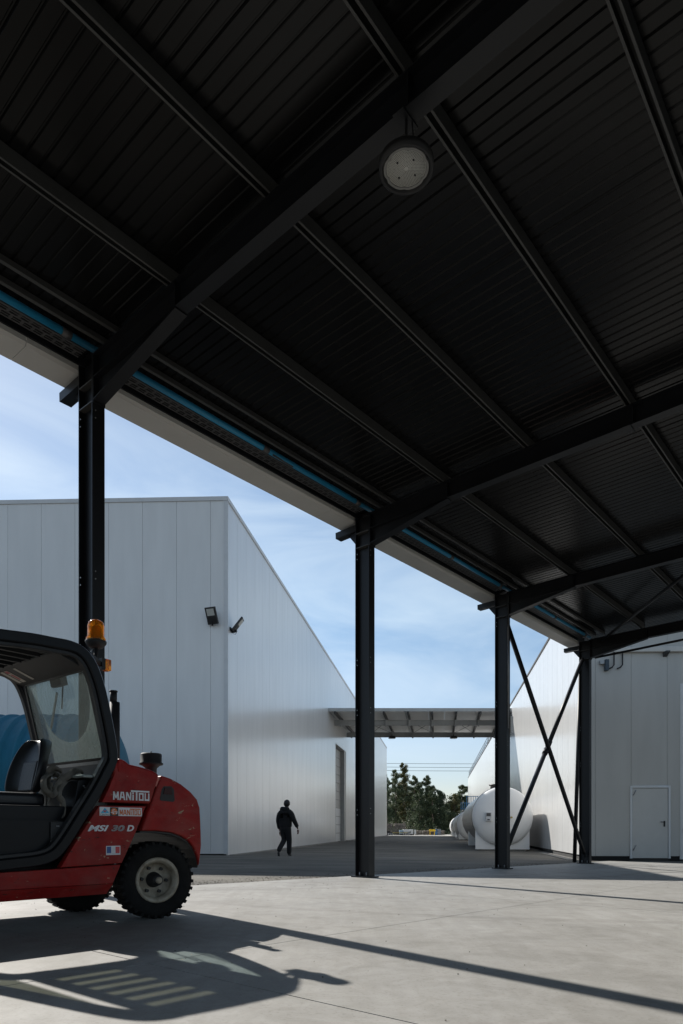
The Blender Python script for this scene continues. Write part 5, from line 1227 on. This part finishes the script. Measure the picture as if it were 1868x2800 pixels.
# joints
pel = (0, 0.0, 0.95); nk = (0.01, 0.03, 1.50); hd_ = (0.03, 0.055, 1.665)
lf, rf_ = (-0.09, -0.30, 0.10), (0.09, 0.13, 0.09)
bodyv = [B(*pel), B(0, 0.01, 1.15), B(0, 0.01, 1.36), B(0.0, 0.02, 1.46), B(*nk), B(0.015, 0.045, 1.58), B(0.022, 0.05, 1.655), B(0.022, 0.055, 1.72),
         B(-0.19, 0.0, 1.43), B(-0.255, -0.02, 1.16), B(-0.245, 0.03, 0.90), B(-0.235, 0.05, 0.80),
         B(0.19, 0.0, 1.43), B(0.275, 0.03, 1.17), B(0.345, 0.13, 0.95), B(0.36, 0.165, 0.86),
         B(-0.09, 0, 0.88), B(-0.075, 0.07, 0.50), B(-0.10, -0.22, 0.24), B(-0.10, -0.27, 0.14),
         B(0.09, 0, 0.88), B(0.085, 0.10, 0.49), B(0.075, 0.10, 0.12), B(0.078, 0.11, 0.07)]
bodye = [(0, 1), (1, 2), (2, 3), (3, 4), (4, 5), (5, 6), (6, 7), (3, 8), (8, 9), (9, 10), (10, 11), (3, 12), (12, 13), (13, 14), (14, 15), (0, 16), (16, 17), (17, 18), (18, 19), (0, 20), (20, 21), (21, 22), (22, 23)]
bodyr = [(0.10, 0.08), (0.10, 0.07), (0.09, 0.07), 0.06, 0.055, 0.062, (0.076, 0.088), 0.060, 0.05, 0.042, 0.03, 0.028, 0.05, 0.042, 0.03, 0.028, 0.08, 0.055, 0.04, 0.035, 0.08, 0.055, 0.04, 0.035]
body = skin_obj('body', bodyv, bodye, bodyr, M['skinm'], person)
body.data.materials.append(M['cloth'])          # the clothed stretch of the one continuous figure
for p in body.data.polygons:
    h_ = p.center.z + WL[body].z - pO.z; r_ = abs((p.center + WL[body] - pO).dot(ps_))
    if h_ < 1.53 and not (r_ > 0.20 and h_ < 0.90): p.material_index = 1
# hands: palm, four fingers and thumb each
for (wr, dirn, sg) in (((-0.235, 0.05, 0.80), (0.02, 0.05, -1), 1), ((0.36, 0.165, 0.86), (0.05, 0.12, -1), -1)):
    W0 = V(B(*wr)); D = (ps_ * dirn[0] + pf_ * dirn[1] + UP * dirn[2]).normalized(); Fw = pf_; In = ps_ * sg
    hv = [tuple(W0), tuple(W0 + D * 0.05), tuple(W0 + D * 0.085)]; he = [(0, 1), (1, 2)]; hr = [0.032, (0.046, 0.026), (0.046, 0.024)]
    for k, ln in enumerate((0.070, 0.078, 0.072, 0.056)):
        off = Fw * (0.030 - 0.020 * k); b0 = W0 + D * 0.09 + off; n0 = len(hv)
        hv += [tuple(b0), tuple(b0 + D * ln * 0.5 + In * 0.006), tuple(b0 + D * ln * 0.92 + In * 0.026)]; he += [(2, n0), (n0, n0 + 1), (n0 + 1, n0 + 2)]; hr += [0.010, 0.0092, 0.0078]
    n0 = len(hv); hv += [tuple(W0 + D * 0.045 + Fw * 0.035), tuple(W0 + D * 0.075 + Fw * 0.055 + In * 0.012), tuple(W0 + D * 0.105 + Fw * 0.058 + In * 0.02)]; he += [(1, n0), (n0, n0 + 1), (n0 + 1, n0 + 2)]; hr += [0.014, 0.0115, 0.009]
    skin_obj('hand', hv, he, hr, M['skinm'], person, sub=1)
# hoodie
hvv = [B(0, 0, 0.87), B(0, 0.0, 1.02), B(0, 0.01, 1.22), B(0, 0.01, 1.37), B(0.0, 0.01, 1.455), B(0.0, 0.0, 1.50),
       B(-0.15, 0.0, 1.43), B(-0.205, -0.005, 1.37), B(-0.262, -0.02, 1.15), B(-0.25, 0.025, 0.92), B(-0.245, 0.035, 0.865),
       B(0.15, 0.0, 1.43), B(0.205, 0.005, 1.37), B(0.285, 0.03, 1.16), B(0.345, 0.125, 0.965), B(0.358, 0.145, 0.925)]
hee = [(0, 1), (1, 2), (2, 3), (3, 4), (4, 5), (4, 6), (6, 7), (7, 8), (8, 9), (9, 10), (4, 11), (11, 12), (12, 13), (13, 14), (14, 15)]
hrr = [(0.225, 0.165), (0.222, 0.16), (0.225, 0.155), (0.225, 0.155), (0.165, 0.13), (0.12, 0.11), 0.10, 0.098, 0.082, 0.068, 0.055, 0.10, 0.098, 0.082, 0.068, 0.055]
skin_obj('hoodie', hvv, hee, hrr, M['cloth'], person, root=0)
skin_obj('hood', [B(-0.13, 0.02, 1.51), B(-0.12, -0.05, 1.51), B(0.0, -0.09, 1.49), B(0.10, -0.05, 1.51), B(0.11, 0.03, 1.50)], [(0, 1), (1, 2), (2, 3), (3, 4)], [0.062, 0.085, 0.098, 0.082, 0.06], M['cloth'], person)
tvv = [B(0, 0, 0.98), B(0, 0, 0.90), B(-0.085, 0.0, 0.82), B(-0.078, 0.06, 0.52), B(-0.085, -0.08, 0.38), B(-0.10, -0.21, 0.25), B(-0.105, -0.265, 0.14),
       B(0.085, 0.01, 0.82), B(0.088, 0.09, 0.50), B(0.08, 0.10, 0.28), B(0.075, 0.10, 0.05)]
tee = [(0, 1), (1, 2), (2, 3), (3, 4), (4, 5), (5, 6), (1, 7), (7, 8), (8, 9), (9, 10)]
skin_obj('trousers', tvv, tee, [(0.19, 0.14), (0.185, 0.14), 0.118, 0.092, 0.085, 0.080, 0.076, 0.118, 0.092, 0.084, 0.080], M['cloth'], person)
for (h0, t0, nm) in (((0.075, 0.045, 0.055), (0.078, 0.235, 0.035), 'shoe'), ((-0.105, -0.275, 0.15), (-0.10, -0.245, 0.00), 'shoe')):
    a_, b_ = V(B(*h0)), V(B(*t0)); skin_obj('shoe', [tuple(a_), tuple(a_.lerp(b_, 0.35)), tuple(a_.lerp(b_, 0.75)), tuple(b_)], [(0, 1), (1, 2), (2, 3)], [0.038, 0.040, 0.042, 0.032], M['shoe'], person)
HC = V(B(0.024, 0.045, 1.680))
hm = bpy.data.meshes.new('hair'); bm = bmesh.new(); bmesh.ops.create_icosphere(bm, subdivisions=3, radius=1)
for vt in bm.verts:
    d = vt.co.copy(); face = d.dot(pf_) ; k = 1.0
    nrm = d.copy(); jit = 1 + random.uniform(-0.03, 0.06) * (1 if d.z > 0 else 0.3)
    vt.co = V((d.x * 0.106, d.y * 0.110, d.z * 0.130)) * jit
    if face > 0.35 and d.z < 0.55: vt.co *= 0.72
    if d.z < -0.45: vt.co *= 0.88
bm.to_mesh(hm); bm.free(); hm.materials.append(M['hair'])
for p in hm.polygons: p.use_smooth = True
place('hair', hm, HC, parent=person)
for sg in (-1, 1):
    q = HC + ps_ * (0.088 * sg) - UP * 0.025; MB().lathe(q, ps_ * sg, [(0.0, -0.01), (0.022, 0.0), (0.018, 0.012), (0.0, 0.012)], 10).build('ear', M['skinm'], person)
MB().lathe(HC + pf_ * 0.085 - UP * 0.035, pf_, [(0.018, 0), (0.014, 0.02), (0.0, 0.03)], 8).build('nose', M['skinm'], person)

# ------------------------------------------------------------------ far end of the alley
def far(px, py_ground=None, zd=95.0): 
    x = ray(px, 0)[0] * zd; return V((x, zd, ground(x, zd) - 0.014))
M['cage'] = mat('cage_wire', (0.12, 0.11, 0.10), 0.6); M['stone'] = mat('gabion_stone', (0.30, 0.26, 0.22), 0.9, island=0.45, var=0.3, vscale=6)
M['stone2'] = mat('grey_rubble', (0.22, 0.20, 0.18), 0.9, island=0.45)
gab_cache = {}
def gabion_mesh(Wd, Hh, seed):
    rnd = random.Random(seed); mb = MB(); D = 1.0; s = 0.17
    nx, nz_ = int(Wd / s), int(Hh / s)
    for i in range(nx):
        for j in range(nz_):
            for side in (0, 1):
                if side == 1 and j != nz_ - 1: continue
                c = V((-Wd / 2 + (i + .5) * Wd / nx + rnd.uniform(-.03, .03), -D / 2 + 0.07 + rnd.uniform(0, 0.03) + side * rnd.uniform(.2, .8), (j + .5) * Hh / nz_ + rnd.uniform(-.02, .02)))
                r = rnd.uniform(0.075, 0.115)
                pts = [V((rnd.uniform(.7, 1.1) * dx, rnd.uniform(.7, 1.1) * dy, rnd.uniform(.6, 1.0) * dz)) * r for dx, dy, dz in ((1, 0, 0), (-1, 0, 0), (0, 1, 0), (0, -1, 0), (0, 0, 1), (0, 0, -1))]
                mb.add([c + q for q in pts], [(0, 2, 4), (2, 1, 4), (1, 3, 4), (3, 0, 4), (2, 0, 5), (1, 2, 5), (3, 1, 5), (0, 3, 5)])
    core = MB().box((0, 0.05, Hh / 2), (Wd - 0.15, D - 0.2, Hh - 0.1))
    return mb, core
def gabion(px, zd, Wd, Hh, base_h, label, seed):
    p = far(px, zd=zd); p.z += base_h
    t = empty('gabion_basket', p, label, 'gabion', 'stone filled wire baskets at the far end')
    key = (Wd, Hh)
    if key not in gab_cache:
        mb, core = gabion_mesh(Wd, Hh, seed); c2m = core.mesh('rubble_core', mat=M['stone2'])
        cg_ = MB()
        for xx in (-Wd / 2, 0, Wd / 2): cg_.box((xx, -0.5, Hh / 2), (0.03, 0.03, Hh))
        for zz in (0.02, Hh / 2, Hh - 0.02): cg_.box((0, -0.5, zz), (Wd, 0.03, 0.03))
        gab_cache[key] = (mb.mesh('stones', mat=M['stone'], weld=False), c2m, cg_.mesh('wire_cage', mat=M['cage'], weld=False))
    a, b_, c = gab_cache[key]
    o = place('stones', a, p, parent=t); tag(o, kind='stuff'); place('rubble_core', b_, p, parent=t); place('wire_cage', c, p, parent=t)
gabs = [(1050, 97.0, 0, 'bottom', 'at the left end beside the warehouse corner'), (1066, 97.0, 0, 'bottom', 'second from the left'), (1048, 97.4, 1, 'upper', 'at the left end beside the warehouse corner'),
        (1066, 97.4, 1, 'upper', 'second from the left'), (1050, 97.8, 2, 'topmost', 'at the left end beside the warehouse corner'),
        (1086, 97.0, 0, 'bottom', 'third from the left, behind the trailer'), (1086, 97.4, 1, 'upper', 'third from the left, behind the trailer'), (1100, 97.4, 1, 'upper', 'fourth from the left, behind the white cabin')]
for i, (px, zd, lv, word, where) in enumerate(gabs):
    gabion(px, zd, 1.0 if False else 0.98, 0.82, lv * 0.83, 'stone basket, %s layer, %s' % (word, where), 3)
low = [(1144, 'just right of the white cabin'), (1164, 'between the white cabin and the yellow tank'), (1184, 'partly behind the yellow tank'), (1206, 'right of the blue container, at the end of the low row')]
for i, (px, where) in enumerate(low): gabion(px, 96.5, 0.98, 0.68, 0.0, 'low stone basket %s' % where, 5)
# white cabin, cabinet, trailer, yellow tank, blue container
p = far(1117, zd=95.5); cb = empty('site_cabin', p, 'white boxy site cabin with blue end among the gravel baskets', 'cabin')
MB().fbox((p, V((1, 0, 0)), V((0, 1, 0)), UP), (-0.75, 0.6), (-0.6, 0.6), (0.15, 0.80)).build('body', M['door_white'], cb, bevel=0.03)
MB().fbox((p, V((1, 0, 0)), V((0, 1, 0)), UP), (-1.25, -0.76), (-0.55, 0.55), (0.15, 0.70)).build('cab_end', mat('pale_blue', (0.25, 0.36, 0.45), 0.5), cb, bevel=0.03)
MB().box(p + V((0.2, -0.62, 0.42)), (0.16, 0.03, 0.2)).build('hatch', M['tray'], cb)
MB().box(p + V((-0.2, 0, 0.07)), (1.9, 0.9, 0.14)).build('skid', M['black'], cb)
p = far(1135, zd=95.2); c2b = empty('utility_cabinet', p, 'narrow white cabinet standing right of the site cabin', 'cabinet')
MB().box(p + V((0, 0, 0.45)), (0.26, 0.3, 0.62)).build('body', M['door_white'], c2b, bevel=0.02); MB().box(p + V((-0.16, 0, 0.4)), (0.05, 0.3, 0.8)).build('post', M['black'], c2b)
p = far(1090, zd=94.0); tl = empty('flatbed_trailer', p, 'low dark flatbed trailer with rows of small wheels', 'trailer')
MB().fbox((p, V((1, 0, 0)), V((0, 1, 0)), UP), (-2.5, 1.5), (-0.6, 0.6), (0.30, 0.40)).build('bed', M['link_dark'], tl)
MB().fbox((p, V((1, 0, 0)), V((0, 1, 0)), UP), (-0.9, 1.2), (-0.62, -0.6), (0.31, 0.39)).build('edge_rail', mat('faded_yellow', (0.35, 0.28, 0.08), 0.6), tl)
MB().fbox((p, V((1, 0, 0)), V((0, 1, 0)), UP), (-2.6, -1.2), (-0.5, 0.5), (0.41, 0.62)).build('load', M['black'], tl, bevel=0.03)
for xx in (-1.7, -1.45, -1.2, -0.95, 0.6, 0.85, 1.1, 1.35):
    MB().lathe(p + V((xx, -0.66, 0.17)), V((0, 1, 0)), [(0.0, 0), (0.09, 0), (0.10, 0.01), (0.165, 0.01), (0.17, 0.04), (0.17, 0.12), (0, 0.12)], 16).build('wheel', M['black'], tl)
    MB().lathe(p + V((xx, -0.67, 0.17)), V((0, 1, 0)), [(0.0, 0), (0.08, 0.0), (0.085, 0.012)], 12).build('hubcap', M['white_trim'], tl)
M['yellow'] = mat('yellow_paint', (0.62, 0.40, 0.01), 0.45, var=0.1)
p = far(1182, zd=95.0); yt = empty('yellow_tank', p, 'small bright yellow tank on four legs at the far end', 'tank')
MB().lathe(p + V((-0.46, 0, 0.66)), V((1, 0, 0)), [(0, 0), (0.08, 0.01), (0.13, 0.05), (0.14, 0.12), (0.14, 0.80), (0.13, 0.88), (0.08, 0.92), (0, 0.93)], 20).build('tank_body', M['yellow'], yt)
for xx in (-0.3, 0.3):
    for yy in (-0.12, 0.12): MB().box(p + V((xx, yy, 0.28)), (0.07, 0.05, 0.56)).build('leg', M['yellow'], yt)
p = far(1194, zd=95.6); bb = empty('blue_container', p, 'blue container end beside the small yellow tank', 'container')
MB().box(p + V((-0.05, 0, 0.40)), (0.28, 0.7, 0.80)).build('body', mat('container_blue', (0.02, 0.09, 0.22), 0.5), bb, bevel=0.02)
MB().box(p + V((0.34, 0.1, 0.42)), (0.46, 0.7, 0.84)).build('grey_body', mat('slate', (0.13, 0.15, 0.18), 0.5), bb, bevel=0.02)

# ------------------------------------------------------------------ eucalyptus trees and undergrowth
M['bark'] = mat('pale_bark', (0.20, 0.16, 0.12), 0.9, var=0.4, vscale=2)
def leaf_mat(name, c, c2):
    m, nt, b = new_mat(name); N = nt.nodes; L = nt.links; g = N.new('ShaderNodeNewGeometry')
    r = N.new('ShaderNodeValToRGB'); r.color_ramp.elements[0].color = (*c, 1); r.color_ramp.elements[1].color = (*c2, 1); L.new(g.outputs['Random Per Island'], r.inputs['Fac'])
    L.new(r.outputs['Color'], b.inputs['Base Color']); b.inputs['Roughness'].default_value = 0.5; b.inputs['Specular IOR Level'].default_value = 0.4
    tl_ = N.new('ShaderNodeBsdfTranslucent'); L.new(r.outputs['Color'], tl_.inputs['Color']); mx = N.new('ShaderNodeMixShader'); mx.inputs[0].default_value = 0.25
    L.new(b.outputs[0], mx.inputs[1]); L.new(tl_.outputs[0], mx.inputs[2]); L.new(mx.outputs[0], nt.nodes['Material Output'].inputs['Surface']); return m
LM = [leaf_mat('eucalyptus_leaf', (0.035, 0.055, 0.026), (0.18, 0.21, 0.105)), leaf_mat('olive_leaf', (0.04, 0.05, 0.02), (0.22, 0.20, 0.075)), leaf_mat('dark_leaf', (0.024, 0.042, 0.022), (0.14, 0.175, 0.09))]
def tree(px, pytop, zd, wpx, lab, lm, seed, lean=0.0, start=0.22, dens=1.0):
    rnd = random.Random(seed); x = ray(px, 0)[0] * zd; g0 = ground(x, zd) - 0.1; base = V((x, zd, g0)); Ht = CH + ray(0, pytop)[1] * zd - g0; Wr = wpx / F * zd / 2 * 1.38
    t = empty('eucalyptus_tree', base, lab, 'tree', 'trees at the far end of the alley')
    tm = MB(); pts = [base + V((lean * (k / 8) ** 1.5 + rnd.uniform(-.08, .08), rnd.uniform(-.08, .08), Ht * 0.96 * k / 8)) for k in range(9)]
    tm.tube(pts, [0.15 - 0.015 * k for k in range(9)], 7)
    cl = []
    nb = int(30 * max(1, Ht / 8))
    for k in range(nb):
        f = start + (1 - start) * (k + rnd.random()) / nb; pz = pts[0].lerp(pts[-1], 0); i = min(7, int(f * 8)); c0 = pts[i].lerp(pts[i + 1], f * 8 - i)
        g_ = (f - start) / (1 - start); env = Wr * min(1, 0.45 + g_ * 1.6) * (1 - g_ ** 3.0) ** 0.75 * rnd.uniform(0.3, 1.15) + 0.05
        th = rnd.uniform(0, 2 * math.pi); tip = c0 + V((math.cos(th) * env, math.sin(th) * env, env * rnd.uniform(0.25, 0.8)))
        tm.tube([c0, c0.lerp(tip, 0.5) + UP * 0.05, tip], [0.045, 0.03, 0.012], 4)
        kk = 0.38 + 0.75 * (1 - g_); cl.append((tip, rnd.uniform(0.45, 0.9) * kk)); cl.append((c0.lerp(tip, 0.55), rnd.uniform(0.3, 0.6) * kk))
    tm.build('trunk', M['bark'], t, weld=False)
    lm_ = MB(); nleaf = int(19000 * dens)
    V_ = []; F_ = []
    for k in range(nleaf):
        c, r = cl[rnd.randrange(len(cl))]
        d = V((rnd.gauss(0, 1), rnd.gauss(0, 1), rnd.gauss(0, 1))).normalized() * r * rnd.random() ** 0.6 * 1.15; d.z *= 0.95
        q = c + d + V((0, 0, -0.12 * rnd.random())); l = rnd.uniform(0.11, 0.25); wdt = l * rnd.uniform(0.3, 0.55)
        a = V((rnd.uniform(-1, 1), rnd.uniform(-1, 1), rnd.uniform(-1.8, 0.4))).normalized(); b = a.cross(V((rnd.uniform(-1, 1), rnd.uniform(-1, 1), rnd.uniform(-1, 1)))).normalized()
        n = len(V_); V_ += [q - a * l / 2, q + b * wdt / 2, q + a * l / 2, q - b * wdt / 2]; F_.append((n, n + 1, n + 2, n + 3))
    lm_.v = V_; lm_.f = F_; lm_.smooth = [False] * len(F_); lm_.build('crown', lm, t, weld=False)
TREES = [(1055, 2112, 112, 34, 'eucalyptus tree half hidden by the left warehouse corner', 2, 11), (1083, 2098, 116, 34, 'eucalyptus tree with a rounded top, second from the left warehouse', 0, 12),
         (1105, 2081, 118, 36, 'tallest eucalyptus tree, its pointed top crossing the power lines', 1, 13), (1131, 2116, 114, 28, 'slender grey-green eucalyptus right of the tallest tree', 0, 14),
         (1147, 2138, 110, 30, 'shorter eucalyptus tree between the tallest one and the middle spire', 2, 15), (1165, 2117, 115, 34, 'eucalyptus tree with a pointed spire in the middle of the gap', 0, 16),
         (1184, 2160, 110, 34, 'bushy eucalyptus right of the middle spire', 2, 17), (1203, 2158, 114, 34, 'eucalyptus tree above the yellow tank, its crown leaning right', 2, 18),
         (1222, 2196, 108, 26, 'lowest small tree in the dip between the trees', 2, 19), (1239, 2170, 112, 30, 'olive coloured tree left of the last tall tree', 1, 20), (1261, 2143, 116, 42, 'broad dark tree beside the right warehouse corner', 0, 21),
         (1094, 2135, 124, 40, 'tree in the second row behind the tallest eucalyptus', 2, 22), (1125, 2150, 126, 44, 'tree in the second row behind the slender grey-green one', 2, 23), (1178, 2150, 126, 46, 'tree in the second row behind the middle spire', 2, 24), (1248, 2180, 126, 40, 'tree in the second row behind the last tall tree', 2, 25), (1284, 2160, 118, 36, 'tree mostly hidden behind the right warehouse', 2, 26)]
for (px, pt_, zd, wp, lab, mi, sd) in TREES: tree(px, pt_, zd, wp, lab, LM[mi], sd, lean=random.uniform(-.4, .4), start=0.20 if mi != 2 else 0.12, dens=1.0 if zd < 120 else 0.8)
ug = MB(); rnd = random.Random(5); V_ = []; F_ = []
for k in range(26000):
    x = rnd.uniform(-6, 40); y = rnd.uniform(104, 130); hgt = rnd.random() ** 1.6 * (2.2 + 1.0 * math.sin(x * 0.7) + 0.7 * math.sin(x * 1.9))
    q = V((x, y, ground(x, y) - 0.1 + hgt)); l = rnd.uniform(0.18, 0.40); a = V((rnd.uniform(-1, 1), rnd.uniform(-1, 1), rnd.uniform(-.3, 1))).normalized(); b = a.cross(V((rnd.uniform(-1, 1), rnd.uniform(-1, 1), rnd.uniform(-1, 1)))).normalized()
    n = len(V_); V_ += [q - a * l / 2, q + b * l / 5, q + a * l / 2, q - b * l / 5]; F_.append((n, n + 1, n + 2, n + 3))
ug.v = V_; ug.f = F_; ug.smooth = [False] * len(F_); o = ug.build('undergrowth', LM[2], weld=False); tag(o, 'dark tangled undergrowth below the far trees', 'bushes', kind='stuff')
wd_m = MB()
for k in range(70):
    x = rnd.uniform(-3, 34); y = rnd.uniform(118, 150); hgt = rnd.uniform(5, 9); b0 = V((x, y, ground(x, y) - 0.1)); wd_m.tube([b0, b0 + V((rnd.uniform(-.3, .3), 0, hgt * 0.75))], [0.09, 0.04], 5)
V_ = list(wd_m.v); F_ = list(wd_m.f); 
for k in range(20000):
    x = rnd.uniform(-3, 36); y = rnd.uniform(126, 150); q = V((x, y, 0.2 + rnd.random() * (6.4 + 1.4 * math.sin(x * 0.9)))); l = rnd.uniform(0.2, 0.45)
    a = V((rnd.uniform(-1, 1), rnd.uniform(-1, 1), rnd.uniform(-1, .3))).normalized(); b = a.cross(V((rnd.uniform(-1, 1), rnd.uniform(-1, 1), rnd.uniform(-1, 1)))).normalized()
    n = len(V_); V_ += [q - a * l / 2, q + b * l / 4, q + a * l / 2, q - b * l / 4]; F_.append((n, n + 1, n + 2, n + 3))
wd_m.v = V_; wd_m.f = F_; wd_m.smooth = [False] * len(F_); o = wd_m.build('woodland', LM[2], weld=False); tag(o, 'dense dark woodland behind the separate eucalyptus trees', 'woodland', kind='stuff')
# power lines
M['wire'] = mat('cable_grey', (0.10, 0.13, 0.14), 0.5)
for i, (y0, y1, r, lab) in enumerate(((2088, 2088, 0.035, 'highest of the three power lines over the trees'), (2098, 2098, 0.035, 'middle one of the three power lines over the trees'), (2107, 2108, 0.035, 'lowest of the three power lines over the trees'))):
    zd = 132; h0 = CH + ray(0, y0)[1] * zd; h1 = CH + ray(0, y1)[1] * zd
    pts = [V((-40 + 110 * k / 30, zd, h0 + (h1 - h0) * k / 30 + 0.9 * ((k / 15 - 1.2) ** 2 - 0.05))) for k in range(31)]
    o = MB().tube(pts, r, 6).build('power_line', M['wire']); tag(o, lab, 'power line', 'power lines over the trees')

# grit scattered on the floor
gr = MB(); rnd = random.Random(9)
for k in range(520):
    f = rnd.random() ** 1.2; s_ = rnd.uniform(-6.5, 9.0); q_ = 0.05 + rnd.random() ** 1.8 * 5.5; p = cp(s_, q_); p = fgp(p.x, p.y); r = rnd.uniform(0.002, 0.006)
    gr.add([p + V((rnd.uniform(.6, 1.2) * a * r, rnd.uniform(.6, 1.2) * b * r, (0.6 + c) * r * 0.9)) for a, b, c in ((1, 0, 0), (-1, 0, 0), (0, 1, 0), (0, -1, 0), (0, 0, .6), (0, 0, -.6))], [(0, 2, 4), (2, 1, 4), (1, 3, 4), (3, 0, 4), (2, 0, 5), (1, 2, 5), (3, 1, 5), (0, 3, 5)])
for k in range(2500):
    s_ = rnd.uniform(-7, 9.3); p = cp(s_, -0.38 - rnd.random() ** 2 * 0.9); p = V((p.x, p.y, ground(p.x, p.y) - 0.02)); r = rnd.uniform(0.004, 0.012)
    gr.add([p + V((a * r, b * r, c * r)) for a, b, c in ((1, 0, 0), (-1, 0, 0), (0, 1, 0), (0, -1, 0), (0, 0, 1))], [(0, 2, 4), (2, 1, 4), (1, 3, 4), (3, 0, 4)])
o = gr.build('grit', mat('dark_grit', (0.10, 0.085, 0.07), 0.9, island=0.6), weld=False); tag(o, 'loose dark grit scattered over the concrete floor and its edge', 'grit', kind='stuff')
